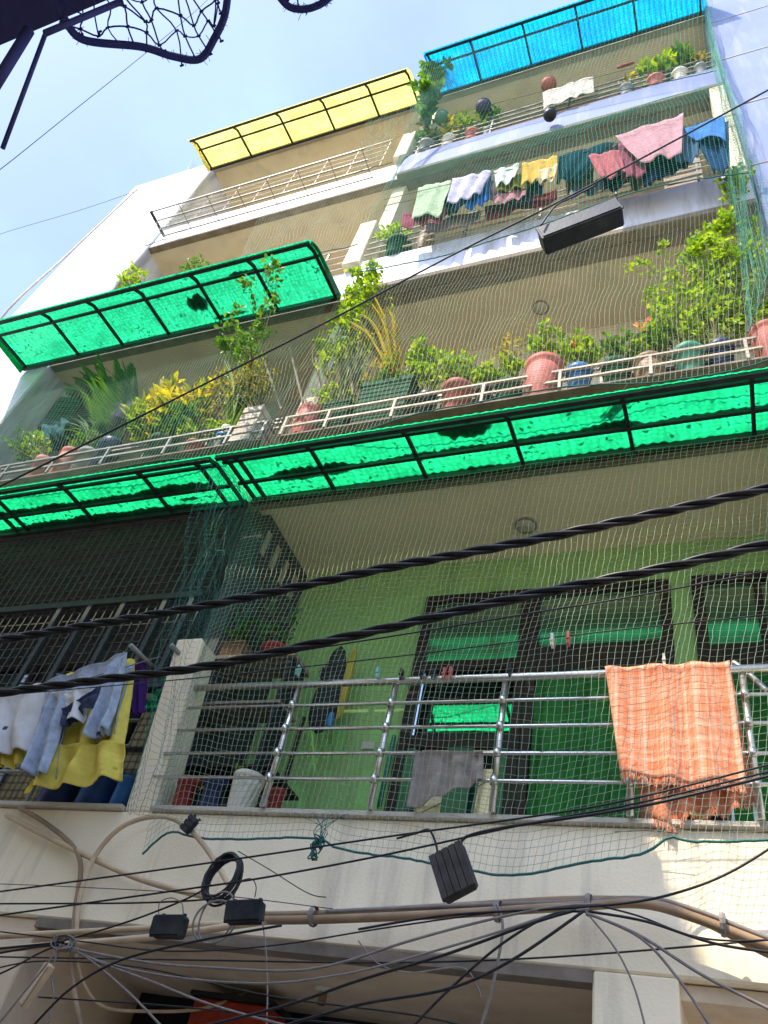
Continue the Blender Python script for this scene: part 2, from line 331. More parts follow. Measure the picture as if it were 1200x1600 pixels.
# fascias
f = MB(); f.box(XL - 2.2, XR + 3, 4.0, 4.12, ZB[0], ZT[0]); part('fascia', M['white'], f, bevel=.01)
f = MB(); f.box(-3.385, XR + .02, 3.965, 4.17, ZT[0] + .002, ZT[0] + .032); part('ledge', M['ledge'], f, bevel=.004)
f = MB(); f.box(XL - 1, -3.605, 3.965, 4.17, ZT[0] + .002, ZT[0] + .032); part('ledge', M['ledge'], f, bevel=.004)
f = MB(); f.box(XL, XR, 4.0, 4.12, ZB[1], ZT[1]); part('fascia', M['edge'], f, bevel=.01)
for k in (2, 3):
    f = MB(); f.box(XM, XR, 4.0, 4.12, ZB[k] + .10, ZT[k]); part('fascia', M['whiteup'] if k == 2 else M['shadeblue'], f, bevel=.01)
    f = MB(); f.box(XM, XR, 3.985, 4.12, ZB[k], ZB[k] + .098); part('slab_edge', M['edge'], f, bevel=.01)
    f = MB(); f.box(XL, XM - .004, 4.06, 4.16, ZB[k] + .05, ZT[k] - .06); part('fascia', M['whiteup'], f, bevel=.01)
    f = MB(); f.box(XL, XM - .004, 4.05, 4.16, ZB[k], ZB[k] + .048); part('slab_edge', M['edge'], f, bevel=.006)
f = MB(); f.box(XL, XR, 4.02, 4.12, ZB[4], ZT[4]); part('fascia', M['greyplaster'], f)
# weathered underside strip just behind the fascia
for k in (2, 3):
    f = MB(); f.box(XM + .01, XR, 4.122, 4.26, ZB[k] - .0, ZB[k] + .01); part('drip_strip', M['edge'], f)
# back walls of the balconies
def backwall(k, x0, x1, y, m, z0=None, z1=None):
    b = MB(); b.box(x0, x1, y, y + .15, z0 if z0 is not None else (ZB[k] + .2), z1 if z1 is not None else ZB[k + 1] + .02); return part('wall', m, b)
for k in (2, 3):
    backwall(k, XM + .1, XR, 5.05, M['greyplaster']); backwall(k, XL, XM - .1, 5.25, M['soffit'])
backwall(1, XM + .1, XR, 5.05, M['soffit']); backwall(1, XL, XM - .1, 5.25, M['greyplaster'])
# first floor, right: green wall with openings
Y0 = 5.0
gw = MB()
gw.box(XM + .11, -2.28, Y0, Y0 + .14, 1.74, 4.782); gw.box(-2.28, -.30, Y0, Y0 + .14, 4.36, 4.782)
gw.box(-.32, -.17, Y0 - .012, Y0 + .14, 1.74, 4.36); gw.box(-.30, XR, Y0, Y0 + .14, 4.362, 4.782)
part('wall', M['greenwall'], gw)
# party walls between the bays and at the ends
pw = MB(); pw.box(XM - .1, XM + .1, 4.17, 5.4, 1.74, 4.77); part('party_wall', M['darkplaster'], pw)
for k in (1, 2, 3):
    pw = MB(); pw.box(XM - .1, XM + .1, 4.17, 5.6, ZB[k] + .22, ZB[k + 1]); part('party_wall', M['soffit'], pw)
    pw = MB(); pw.box(XR - .02, XR + .1, 4.121, 5.6, ZB[k] + .22, ZB[k + 1]); part('end_wall', M['greyplaster'], pw)
pw = MB(); pw.box(XR - .02, XR + .1, 4.121, 5.4, 1.74, 4.77); part('end_wall', M['greenwall'], pw)
# half-height pillars between the bays
p_ = MB(); q4 = [(-3.60, 4.0, 1.93), (-3.385, 4.0, 1.93), (-3.385, 4.22, 1.93), (-3.60, 4.22, 1.93)]
p_.add(q4 + [(x, y - .21, 3.12) for x, y, z in q4], [(3, 2, 1, 0), (4, 5, 6, 7), (0, 1, 5, 4), (1, 2, 6, 5), (2, 3, 7, 6), (3, 0, 4, 7)]); part('pillar', M['white'], p_, bevel=.012)
for (z0, z1, x0, x1) in ((9.02, 10.15, -3.86, -3.62), (12.37, 13.3, -3.84, -3.62)):
    p_ = MB(); p_.box(x0, x1, 3.95, 4.2, z0, z1); part('pillar', M['white'], p_, bevel=.012)
p_ = MB(); p_.box(.60, .78, 3.99, 4.2, ZT[2] + .001, ZB[3] - .001); part('pillar', M['white'], p_, bevel=.01)
# left stair column and right column
c = MB(); c.box(-10.15, XL, 4.02, 9, GZ, 15.3); part('stair_column', M['whiteup'], c, bevel=.02)
# roof
# vent blocks on the party wall of the first floor
for k in range(8):
    v = MB(); z = 4.62; y = 4.22 + k * .095
    v.box(XM + .1, XM + .115, y, y + .055, 4.36, 4.62); part('vent_slot', M['greyplaster'], v) if k % 2 == 0 else None
# first floor doors
def frame(x0, x1, z0, z1, y, t=.06, d=.07):
    b = MB(); b.box(x0, x0 + t, y, y + d, z0, z1); b.box(x1 - t, x1, y, y + d, z0, z1); b.box(x0 + t, x1 - t, y, y + d, z1 - t, z1); b.box(x0 + t, x1 - t, y, y + d, z0, z0 + t); return b
M['glass'] = glass_mat('reflective_green_glass', (.02, .06, .03), .72)
M['glassdull'] = glass_mat('dull_transom_glass', (.06, .12, .06), .22, .1)
M['glassdark'] = glass_mat('dark_window_glass', (.012, .016, .02), .15, .05)
d1 = frame(-2.27, -1.37, 1.76, 4.35, 4.93, .075).build('door', M['darkwood'], bld)
MB().box(-2.195, -1.445, 4.935, 4.985, 3.60, 3.68).build('door_rail', M['darkwood'], d1); MB().box(-2.195, -1.445, 4.94, 4.98, 2.93, 3.03).build('door_rail', M['darkwood'], d1)
M['doorgreen'] = mat('green_door_rail', (.05, .13, .06), .5)
for xa, xb in ((-1.87, -1.70), (-2.195, -2.12), (-1.52, -1.445)): MB().box(xa, xb, 4.945, 4.985, 1.83, 2.93).build('mullion', M['doorgreen'], d1)
q = MB(); q.grid(lambda u, v: (-2.21 + .78 * u, 4.978 + .085 * 1.8 * v, 1.80 + 1.85 * v), 1, 1); q.build('pane', M['glass'], d1)
q = MB(); q.box(-2.195, -1.445, 4.965, 4.975, 3.68, 4.275); q.build('pane', M['glassdull'], d1)
d2 = frame(-1.365, -.325, 1.76, 4.35, 4.93, .07).build('door', M['darkwood'], bld)
q = MB(); q.box(-1.295, -.395, 4.935, 4.985, 3.55, 3.78); q.build('door_rail', M['darkwood'], d2)
q = MB(); q.box(-1.295, -.395, 4.965, 4.975, 3.78, 4.28); q.build('pane', M['glassdull'], d2)
w2 = frame(-.165, .76, 1.76, 4.36, 4.93, .08).build('window', M['darkwood'], bld)
q = MB(); q.box(-.085, .68, 4.935, 4.985, 3.55, 3.72); q.build('window_rail', M['darkwood'], w2); MB().box(.25, .30, 4.94, 4.985, 3.72, 4.28).build('window_rail', M['darkwood'], w2)
q = MB(); q.box(-.085, .68, 4.965, 4.975, 1.84, 4.28); q.build('pane', M['glassdull'], w2)
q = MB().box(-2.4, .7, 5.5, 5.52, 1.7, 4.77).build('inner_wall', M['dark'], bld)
# left bay first floor: dark room with windows behind the grille
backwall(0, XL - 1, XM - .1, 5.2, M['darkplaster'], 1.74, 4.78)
for x in (-7.6, -6.3, -5.0):
    wn = frame(x, x + 1.15, 2.2, 4.0, 5.13, .06, .06).build('window', M['darkwood'], bld)
    q = MB(); q.box(x + .06, x + 1.09, 5.16, 5.17, 2.26, 3.94); q.build('pane', M['glassdark'], wn)
# windows and doors at the back of the upper balconies
for (x0, x1, z0, z1, y) in ((-2.9, -1.9, 9.3, 11.0, 5.05), (-.9, .3, 9.3, 10.6, 5.05), (-7.2, -6.0, 9.0, 11.0, 5.25), (-2.6, -1.6, 5.1, 7.2, 5.05), (-.6, .4, 5.1, 7.2, 5.05), (-2.4, -1.3, 12.6, 14.4, 5.05), (-6.8, -5.6, 12.6, 14.4, 5.25), (-7.6, -6.8, 5.2, 7.2, 5.25)):
    wn = frame(x0, x1, z0, z1, y - .06, .07, .05).build('window', M['darkwood'], bld)
    q = MB(); q.box(x0 + .07, x1 - .07, y - .03, y - .02, z0 + .07, z1 - .07); q.build('pane', M['glassdark'], wn)
# ground floor: recessed shop fronts under the first-floor beam
gf = MB(); gf.box(-3.885, -.69, 4.0, 4.10, 1.215, 1.268); part('slab_edge', M['edge'], gf)
gf = MB(); gf.box(-3.885, -.69, 4.102, 5.4, 1.24, 1.262); part('soffit', M['beam'], gf)
gf = MB(); gf.box(-.69, -.33, 4.0, 5.4, GZ, 1.268); part('pillar', M['white'], gf, bevel=.01)
gf = MB(); gf.box(-.33, XR + 3, 4.06, 5.4, 1.20, 1.262); part('soffit', M['beam'], gf)
gf = MB(); gf.box(-4.35, -3.885, 4.03, 5.4, GZ, 1.268); part('pillar', M['beam'], gf, bevel=.01)
gf = MB(); gf.box(-7.5, -4.35, 4.3, 5.4, 1.20, 1.262); part('soffit', M['beam'], gf)
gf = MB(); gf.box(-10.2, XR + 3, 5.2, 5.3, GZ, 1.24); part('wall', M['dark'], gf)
sh = MB()
for k in range(26): sh.box(-3.88, -.70, 5.02 + .012 * (k % 2), 5.06, GZ + k * .1, GZ + k * .1 + .09)
part('roller_shutter', M['brownp'], sh)

# ---- neighbouring buildings
nb = thing('neighbouring_house', 'shade-tinted pale blue house wall rising at the right edge beside the balconies', 'building')
b = MB(); b.box(.79, 6, 3.90, 10, 3.0, 21); b.build('wall', M['shadeblue'], nb, bevel=.02)
b = MB()
for z in (5.5, 7.2, 8.9, 10.6, 12.3, 14.0, 15.7): b.box(.80, 6, 3.893, 3.90, z, z + .03)
b.build('course_line', M['greyp'], nb)
b = MB(); b.box(.70, 6, 3.4, 3.9, 16.9, 17.1); b.build('roof_slab', M['edge'], nb)
nb = thing('low_house', 'hazy low grey house beyond the white stair column at far left', 'building')
b = MB(); b.box(-30, -10.25, 4.6, 14, GZ, 7.2); b.build('wall', M['greyplaster'], nb)
b = MB(); b.box(-30, -10.2, 4.4, 14, 7.2, 7.4); b.build('roof', M['edge'], nb)
# house on the near side of the lane (casts the shade over the lower left)
op = thing('near_side_house', 'near-side house whose dark navy eave fills the top left corner', 'building')
SX = -.85 + 4.45 * SUN.x / -SUN.y
b = MB(); b.box(-13, SX - .25, -6, -.55, GZ, 10.3); b.box(SX - .25, 14, -6, -.56, GZ, 1.8); b.build('wall', M['oppwall'], op)
b = MB(); b.box(-6.0, -.35, -2.2, .112, 1.80, 1.96); b.build('eave', M['navyeave'], op)
a_ = MB()
a_.box(-9, SX - .3, -.7, -.5, 6.6, 6.85)
a_.build('balcony_slab', M['white'], op)
a_ = MB()
for x in (-10.6, -8.6, -6.6): a_.box(x, x + .9, -.57, -.54, 4.0, 6.0)
a_.build('window', M['glassdark'], op)
# ================================================================== AWNINGS
def awning(label, m, x0, x1, zi, rafters, yo=3.36, drop=.15, yi=3.99, ends=(True, True), wave=.004, group='translucent awnings over the balconies', purl=(.25,), litter=None, thick=.03, kink=.8):
    root = thing('awning', label, 'awning', group=group)
    def prof(t):          # t 0 = wall, 1 = outer edge : a sheet that bows gently
        y = yi + (yo - yi) * t; k = max(0, t - kink) / (1 - kink)
        return y, zi - drop * .4 * min(t, kink) / kink - drop * .6 * k ** 1.5
    nu = max(8, int((x1 - x0) / .076 * 6)); s = MB()
    def fn(u, v):
        x = x0 - .03 + (x1 - x0 + .06) * u; y, z = prof(v * 1.06)
        return (x, y, z + .028 + wave * math.cos(2 * math.pi * x / .076))
    s.grid(fn, nu, 10); s.build('sheet', m, root, smooth=True)
    fr = MB()
    y, z = prof(0); fr.bar((x0, y - .015, z - .01), (x1, y - .015, z - .01), thick * 1.3, thick * 2.2); fr.build('wall_bar', M['ironblk'], root)
    y, z = prof(1); fr = MB(); fr.bar((x0, y, z - .01), (x1, y, z - .01), thick * 1.2, thick * 1.25); fr.build('front_bar', M['ironblk'], root)
    for t in purl:
        y, z = prof(1 - t); fr = MB(); fr.bar((x0, y, z - .022), (x1, y, z - .022), thick * .9); fr.build('purlin', M['ironblk'], root)
    for x in rafters:
        fr = MB(); pts = [prof(k / 6) for k in range(7)]
        for (a, b) in zip(pts, pts[1:]): fr.bar((x, a[0], a[1] - .008), (x, b[0] - .004, b[1] - .008), thick * .9)
        fr.build('rafter', M['ironblk'], root)
    for e, x in zip(ends, (x0 - .025, x1 + .025)):
        if e:     # closed cheek: a thin strip of the same sheet
            s = MB(); n = 10
            vs = [];
            for k in range(n + 1):
                y, z = prof(k / n); vs += [(x, y, z + .03), (x, y, z - .10 + .06 * k / n)]
            s.add(vs, [(2 * k, 2 * k + 1, 2 * k + 3, 2 * k + 2) for k in range(n)]); s.build('cheek', m, root, solid=.004)
    if litter:
        s = MB()
        for (xa, xb, t, hw) in litter:     # drifts of dead leaves lying on the sheet along a purlin
            nn = int((xb - xa) / .02)
            up = []; 
            for i in range(nn + 1):
                x = xa + (xb - xa) * i / nn; e = min(1, 4 * min(i, nn - i) / max(nn, 1) + .15)
                wv = hw * e * (.55 + 1.1 * abs(noise.noise((x * 3.1, t * 9, 1.3))) + .5 * abs(noise.noise((x * 14, t * 5, 4.1))))
                for side in (-1, -.45, .45, 1):
                    tt = t + side * wv * (1 + .35 * noise.noise((x * 22, side * 3, 7)))
                    y, z = prof(max(.0, min(1.02, tt))); up.append((x, y, z + .044 + (.02 * (1 - abs(side)) if abs(side) < 1 else 0)))
            s.add(up, [(i * 4 + j, i * 4 + j + 1, i * 4 + j + 5, i * 4 + j + 4) for i in range(nn) for j in range(3)])
        for _ in range(int(90 * (x1 - x0) / 4)):
            x = R.uniform(x0 + .05, x1 - .05); t = R.choice([R.random(), R.gauss(.25, .08), R.gauss(.5, .1)]); t = min(.97, max(.03, t)); y, z = prof(t)
            a = R.uniform(0, 6.28); s.leaf(Vector((x, y, z + .046)), Vector((math.cos(a), math.sin(a), .05)), Vector((0, 0, 1)), R.uniform(.02, .06), R.uniform(.01, .03))
        o = s.build('leaf_litter', M['litter'], root)
        o['kind'] = 'stuff'
    return root
r1 = [W(px, py, 3.99).x for px, py in ((525, 768), (668, 750), (820, 726), (990, 705), (1178, 680))]
awning('bright green awning over the first-floor balcony with the light disc', M['green1'], -3.64, 1.1, 4.755, r1 + [-3.50, -3.60, 1.05], yo=3.37, drop=.12, ends=(False, False), purl=(.14, .57),
       litter=[(-3.4, -2.55, .40, .12), (-2.7, -.3, .42, .045), (-.85, -.35, .43, .085), (-1.82, -1.40, .76, .22), (-.3, 1.0, .42, .035), (-3.3, 1.0, .04, .04)])
r1l = [W(px, py, 3.99).x for px, py in ((272, 800), (150, 820), (45, 835))]
awning('grimy green awning over the grilled first-floor balcony at left', M['green1'], -8.0, -3.70, 4.745, r1l + [-3.88, -3.72, -6.3, -7.1, -7.95], yo=3.38, drop=.10, ends=(False, False), purl=(.16, .58),
       litter=[(-7.9, -3.9, .42, .085), (-4.8, -3.9, .45, .11), (-6.6, -4.0, .08, .09), (-4.35, -4.15, .22, .05)])
awning('curved green awning over the second-floor balcony at left', M['green'], -8.50, -3.70, 8.23, [-8.46, -7.53, -6.80, -6.07, -5.28, -4.5, -3.73], yo=3.20, drop=.17, ends=(True, True), purl=(.26,), thick=.036,
       litter=[(-5.62, -5.34, .45, .17), (-5.4, -4.9, .12, .05), (-4.9, -4.5, .75, .05)])
awning('yellow awning over the top-left balcony against the sky', M['yellow'], -8.06, -3.80, 14.72, [-8.03, -7.15, -6.28, -5.42, -4.56, -3.83], yo=3.34, drop=.24, ends=(True, False), purl=(.36,), thick=.034)
awning('blue corrugated awning over the top-right balcony', M['blue'], -3.50, .80, 14.93, [-3.47, -2.74, -1.88, -1.05, -.2, .74], yo=3.28, drop=.14, ends=(True, False), purl=(.30,), thick=.036, wave=.02)

# ================================================================== RAILINGS, RACKS, GRILLE
# first-floor stainless railing
rl = thing('balcony_railing', 'stainless tube railing on the first-floor ledge with the towel and orange cloth', 'railing')
zs = [2.795, 2.635, 2.475, 2.315, 2.135]
zr = [W(600, y, 3.93).z for y in (1065, 1099, 1137, 1177, 1218)]
MB().tube([(-3.40, 3.93, zr[0]), (.9, 3.93, zr[0])], .024, 10).build('top_rail', M['steel'], rl, smooth=True)
for z in zr[1:]:
    MB().tube([(-3.42, 3.93, z), (.9, 3.93, z)], .0105, 8).build('rail', M['steel'], rl, smooth=True)
for px, py in ((408, 1258), (575, 1264), (767, 1269), (984, 1275), (1190, 1282)):
    x = W(px, py, 3.93).x; b = MB(); b.tube([(x, 3.945, ZT[0] + .03), (x, 3.945, zr[0] - .02)], .019, 10)
    po = b.build('post', M['steel'], rl, smooth=True)
    for z in zr[1:]: MB().tube([(x, 3.925, z - .022), (x, 3.925, z + .022)], .0225, 8).build('collar', M['steel'], po, smooth=True)
# left bay first-floor rail
rl = thing('balcony_railing', 'thin cream railing behind the yellow dress in the left bay', 'railing')
for z in (2.82, 2.62, 2.42, 2.22): MB().tube([(-8.1, 4.05, z), (-3.84, 4.05, z)], .013 if z < 2.8 else .022, 8).build('rail', M['ironcream'] if z > 2.8 else M['irongrey'], rl)
for x in (-7.2, -6.2, -5.2, -4.5): MB().tube([(x, 4.06, ZT[0] + .03), (x, 4.06, 2.8)], .014, 8).build('post', M['irongrey'], rl)
# steel grille over the upper part of the left bay
gr = thing('window_grille', 'dark square-mesh steel grille closing the left first-floor balcony', 'grille')
x0, x1, z0, z1 = -8.1, -3.74, 2.88, 4.70
b = MB(); n = int((x1 - x0) / .085)
for i in range(n + 1):
    x = x0 + (x1 - x0) * i / n; b.bar((x, 4.02, z0), (x, 4.02, z1), .007, .012)
n = int((z1 - z0) / .085)
for i in range(n + 1):
    z = z0 + (z1 - z0) * i / n; b.bar((x0, 4.03, z), (x1, 4.03, z), .010, .008)
o = b.build('mesh', M['ironmesh'], gr)
zz = W(150, 942, 4.0).z
for (za, h) in ((z0, .05), (zz, .055)):
    MB().box(x0, x1, 3.985, 4.015, za - h / 2, za + h / 2).build('cross_bar', M['ironteal'], gr)
for px in (30, 78, 132, 200, 244):
    x = W(px, 1060, 4.0).x; MB().box(x - .022, x + .022, 3.988, 4.013, z0 + .025, zz - .028).build('upright', M['ironteal'], gr)
for x in (-6.0, -6.8, -7.5): MB().box(x - .022, x + .022, 3.988, 4.013, z0 + .025, zz - .028).build('upright', M['ironteal'], gr)
# plant racks of the second floor
def rack(label, x0, x1, posts, m, z=5.42, y0=3.80, y1=3.99, zt=5.62):
    r = thing('plant_rack', label, 'plant rack', group='plant racks on the second floor')
    tb = MB()
    for k in range(4): ya = y0 + (y1 - y0) * k / 4; tb.box(x0, x1, ya, ya + .045, z - .02, z)
    tb.build('tray', M['edge'], r)
    for zz_, yy in ((5.53, y0), (5.67, y0), (5.78, y1 - .02), (5.86, y1 - .02), (5.92, y1 - .02)):
        MB().bar((x0, yy, zz_), (x1, yy, zz_), .022, .022).build('rail', m if yy == y0 else M['irongrey'], r)
    for x in posts:
        MB().bar((x, y0, z), (x, y0, 5.68), .024).build('post', m, r)
        MB().bar((x + .3, y1 - .02, z), (x + .3, y1 - .02, 5.93), .022).build('post', M['irongrey'], r)
    for x in (x0 + .01, x1 - .01):
        for zz_ in (5.53, 5.67): MB().bar((x, y0 + .014, zz_), (x, y1 - .035, zz_), .02).build('end_bar', m, r)
    return r
rack('cream plant rack on the right above the bright green awning', -3.52, 1.2, (-3.5, -3.06, -2.42, -1.62, -.98, -.28, .4), M['ironcream'])
rack('grey plant rack on the left holding the yellow croton', -8.2, -3.70, (-7.6, -6.9, -6.25, -5.55, -4.8, -4.1, -3.72), M['irongrey'])
# third-floor right laundry rail
rl = thing('balcony_railing', 'low rail under the crowded third-floor washing', 'railing')
for z in (9.20, 9.36, 9.52, 9.68): MB().tube([(-3.6, 3.99, z), (.60, 3.99, z)], .013, 6).build('rail', M['ironcream'], rl)
for x in (-3.2, -2.3, -1.4, -.55, .3): MB().bar((x, 4.0, 9.08), (x, 4.0, 9.7), .025).build('post', M['irongrey'], rl)
rl = thing('balcony_railing', 'two-bar rail beside the right end of the curved green awning', 'railing')
for z in (9.05, 9.22, 9.4, 9.6): MB().tube([(-8.0, 4.02, z), (-3.88, 4.02, z)], .014, 6).build('rail', M['ironcream'], rl)
for x in (-7, -6, -5, -4.2): MB().bar((x, 4.03, 9.0), (x, 4.03, 9.6), .025).build('post', M['irongrey'], rl)
# fourth floor rails
rl = thing('balcony_railing', 'grey rail of the top-left balcony under the yellow awning', 'railing')
for z in (12.55, 12.75, 12.95, 13.15, 13.35): MB().tube([(-8.05, 4.0, z), (-4.05, 4.0, z)], .014 if z > 13.3 else .008, 6).build('rail', M['ironcream'], rl)
for k in range(8): x = -8.03 + k * .565; MB().bar((x, 4.01, 12.36), (x, 4.01, 13.35), .010).build('post', M['irongrey'], rl)
rk = thing('shelf_rack', 'open barred shelf bracketed out from the top-left slab', 'rack')
for y in (3.98, 3.85, 3.72, 3.56): MB().bar((-7.83, y, 11.86), (-4.05, y, 11.86), .02).build('bar', M['irongrey'], rk)
for k in range(8): x = -7.82 + k * .535; MB().bar((x, 3.99, 11.835), (x, 3.54, 11.835), .010 if k else .035).build('bracket', M['ironblk'] if k == 0 else M['irongrey'], rk)
rl = thing('balcony_railing', 'slim rail of the top-right balcony behind the white cloth', 'railing')
for z in (12.56, 12.74, 12.92, 13.10): MB().tube([(-3.55, 4.02, z), (.75, 4.02, z)], .014, 6).build('rail', M['irongrey'], rl)
for x in (-3.5, -2.35, -1.2, -.35, .6): MB().bar((x, 4.03, 12.4), (x, 4.03, 13.1), .024).build('post', M['irongrey'], rl)
# hooks below the lower awning
for i, (px, py) in enumerate(((432, 802), (538, 789), (674, 771), (823, 750), (986, 732))):
    p = W(px, py, 3.95); z = 4.72
    tag(MB().tube(spline([(p.x, 3.95, 4.73), (p.x, 3.95, 4.66), (p.x + .012, 3.94, 4.635), (p.x + .03, 3.935, 4.65), (p.x + .03, 3.935, 4.67)], 4), .007, 6).build('ceiling_hook', M['ironblk']), 'small black iron hook under the bright green awning edge', 'hook', 'hooks under the green awning')
# ceiling lights
def disc_light(px, py, z, r, label):
    c = WZ(px, py, z); t = thing('ceiling_light', label, 'ceiling light')
    MB().lathe([(0, -.018), (r * .84, -.018), (r * .9, -.012), (r * .9, 0)], (c.x, c.y, z), 28).build('diffuser', M['lampwhite'], t, smooth=True)
    MB().lathe([(r * .9, -.016), (r, -.02), (r * 1.06, -.012), (r * 1.06, 0)], (c.x, c.y, z), 28).build('rim', M['edge'], t, smooth=True)
disc_light(822, 820, 4.78, .085, 'round flat ceiling light over the first-floor balcony')
disc_light(845, 480, 8.272, .085, 'round ceiling light on the second-floor soffit')
# lamp holder in the ground-floor soffit
c = WZ(507, 1545, 1.235); t = thing('lamp_holder', 'bare cream lamp holder on the ground-floor soffit', 'lamp holder')
MB().lathe([(0, -.02), (.05, -.02), (.055, -.008), (.055, 0)], (c.x, c.y, 1.238), 20).build('rose', M['creamp'], t, smooth=True)
MB().lathe([(.02, -.085), (.024, -.08), (.022, -.02)], (c.x, c.y, 1.238), 16).build('socket', M['brownp'], t, smooth=True)

# ================================================================== NETS
def curve_at(pts):
    pts = spline(pts, 10); d = [0]
    for a, b in zip(pts, pts[1:]): d.append(d[-1] + (b - a).length)
    def f(u):
        s = u * d[-1]
        lo, hi = 0, len(d) - 1
        while hi - lo > 1:
            m = (lo + hi) // 2
            if d[m] <= s: lo = m
            else: hi = m
        k = (s - d[lo]) / max(1e-9, d[hi] - d[lo]); return pts[lo].lerp(pts[hi], k)
    return f
def net(label, top, bot, cell, r, m, bulge=0, sag=.02, jit=.0025, seed=0, rope=True, group='safety nets on the balconies', ropem=None, wob=.03, lean=0):
    T = curve_at(top); B = curve_at(bot)
    root = thing('safety_net', label, 'safety net', group=group)
    nu = int(max((T(1) - T(0)).length, (B(1) - B(0)).length) / cell); nv = int(max((T(.5) - B(.5)).length, (T(.0) - B(0)).length * .8) / cell)
    P = []
    rnd = random.Random(seed)
    for j in range(nv + 1):
        row = []
        for i in range(nu + 1):
            u = i / nu; v = j / nv; p = T(u).lerp(B(u), v)
            e = math.sin(math.pi * v)
            q = Vector((noise.noise((u * 7 + seed, v * 4, 1)), noise.noise((u * 6, v * 5 + seed, 2)), noise.noise((u * 9, v * 6, seed + 3)))) * wob
            q += Vector((noise.noise((u * 40, v * 30, seed + 9)), noise.noise((u * 35, v * 30, seed + 5)), noise.noise((u * 35, v * 35, seed + 7)))) * (jit * 3)
            p = p + q * (.3 + .7 * e) + Vector((rnd.uniform(-jit, jit), rnd.uniform(-jit, jit), rnd.uniform(-jit, jit)))
            p.y -= bulge * e; p.z -= sag * e * 4 * u * (1 - u)
            row.append(p)
        P.append(row)
    b = MB()
    for row in P: b.tube(row, r, 3, cap=False)
    for i in range(nu + 1): b.tube([P[j][i] for j in range(nv + 1)], r, 3, cap=False)
    b.build('mesh', m, root)
    if rope:
        b = MB(); b.tube(P[-1], .0065, 6); b.build('border_rope', ropem or M['rope'], root)
    return root, P
# first floor, right: hangs from the awning's outer bar to below the ledge
top = [(-3.60, 3.90, 4.70), (-2.6, 3.93, 4.69), (-1, 3.93, 4.70), (1.1, 3.93, 4.70)]
bot = [W(222, 1335, 3.88), W(262, 1300, 3.88), W(300, 1306, 3.90), W(350, 1312, 3.90), W(490, 1312, 3.88), W(530, 1325, 3.86), W(620, 1338, 3.86), W(700, 1352, 3.84), W(790, 1368, 3.80), W(900, 1352, 3.80), W(1000, 1335, 3.80), W(1045, 1310, 3.80), W(1090, 1318, 3.80), W(1200, 1312, 3.80), W(1330, 1310, 3.8)]
net('pale green net hung across the first-floor balcony', top, bot, .043, .0012, M['netgreen'], bulge=.05, seed=1, wob=.045)
# bundle of net knotted on the white beam
# side piece, gathered at the pillar
net('dark bunched net gathered down the pillar between the bays', [W(318, 716, 3.40), W(345, 720, 3.42), W(398, 792, 3.9)], [W(198, 1268, 3.9), W(215, 1272, 3.88), W(250, 1275, 3.9)], .045, .0012, M['netdark'], bulge=.02, seed=2, wob=.10, rope=False)
net('second dark layer of net bunched behind the pillar top', [W(335, 725, 3.6), W(360, 740, 3.6), W(415, 800, 4.0)], [W(285, 1000, 3.95), W(320, 1010, 3.95), W(400, 960, 4.1)], .035, .0013, M['netdark'], bulge=.02, seed=22, wob=.12, rope=False)
# second floor right
net('teal net over the second-floor potted plants at right', [(-3.66, 3.93, 8.22), (-2, 3.92, 8.22), (.80, 3.92, 8.24)], [W(400, 715, 3.5), W(520, 690, 3.48), W(620, 655, 3.5), W(780, 622, 3.5), W(900, 603, 3.5), W(1000, 600, 3.5), W(1100, 585, 3.5), W(1210, 560, 3.5)], .042, .0010, M['netgreen'], bulge=.02, seed=3, wob=.06)
net('hazy net over the second-floor plants at left', [(-8.4, 3.95, 8.15), (-3.75, 3.93, 8.15)], [W(-110, 800, 3.5), W(0, 770, 3.5), W(120, 745, 3.5), W(250, 720, 3.5), W(400, 715, 3.5)], .046, .0011, M['netteal'], bulge=.02, seed=4, wob=.07)
# third floor right
net('green net over the third-floor washing', [(-3.65, 3.95, 11.66), (.79, 3.95, 11.66)], [W(560, 425, 3.5), W(690, 400, 3.35), W(850, 350, 3.3), W(960, 310, 3.3), W(1060, 285, 3.35), W(1170, 270, 3.5)], .046, .0011, M['netteal'], bulge=.16, seed=5, wob=.05)
# top right
net('blue-green net below the blue awning', [(-3.52, 3.32, 14.78), (.9, 3.32, 14.78)], [W(610, 290, 3.8), W(645, 240, 3.9), W(780, 195, 3.92), W(960, 145, 3.9), W(1120, 110, 3.88)], .050, .0016, M['netteal'], bulge=0, seed=6, wob=.06)
net('loose net trailing down the shade-tinted wall at the right end', [W(1098, 10, 3.8), W(1104, 5, 3.8), W(1125, 110, 3.7)], [W(1168, 520, 3.75), W(1200, 430, 3.75), W(1225, 400, 3.75)], .07, .0010, M['netteal'], bulge=.1, seed=8, wob=.12)
net('thin net over the left end of the top-left balcony', [W(300, 250, 3.6), W(322, 278, 3.95)], [W(225, 385, 3.6), W(262, 372, 3.95)], .05, .0014, M['netgreen'], seed=9, wob=.06)
net('fine net draped over the white top-left slab and shelf', [(-4.3, 3.6, 13.3), (-3.66, 3.6, 13.3)], [(-4.3, 3.8, 11.7), (-3.66, 3.8, 11.7)], .05, .0012, M['netteal'], seed=10, wob=.12)
net('grey-green net below the top-left slab', [(-5.9, 4.0, 11.62), (-3.72, 3.98, 11.62)], [(-5.6, 3.9, 9.4), (-3.70, 3.9, 9.4)], .05, .0011, M['netgreen'], seed=12, wob=.06)
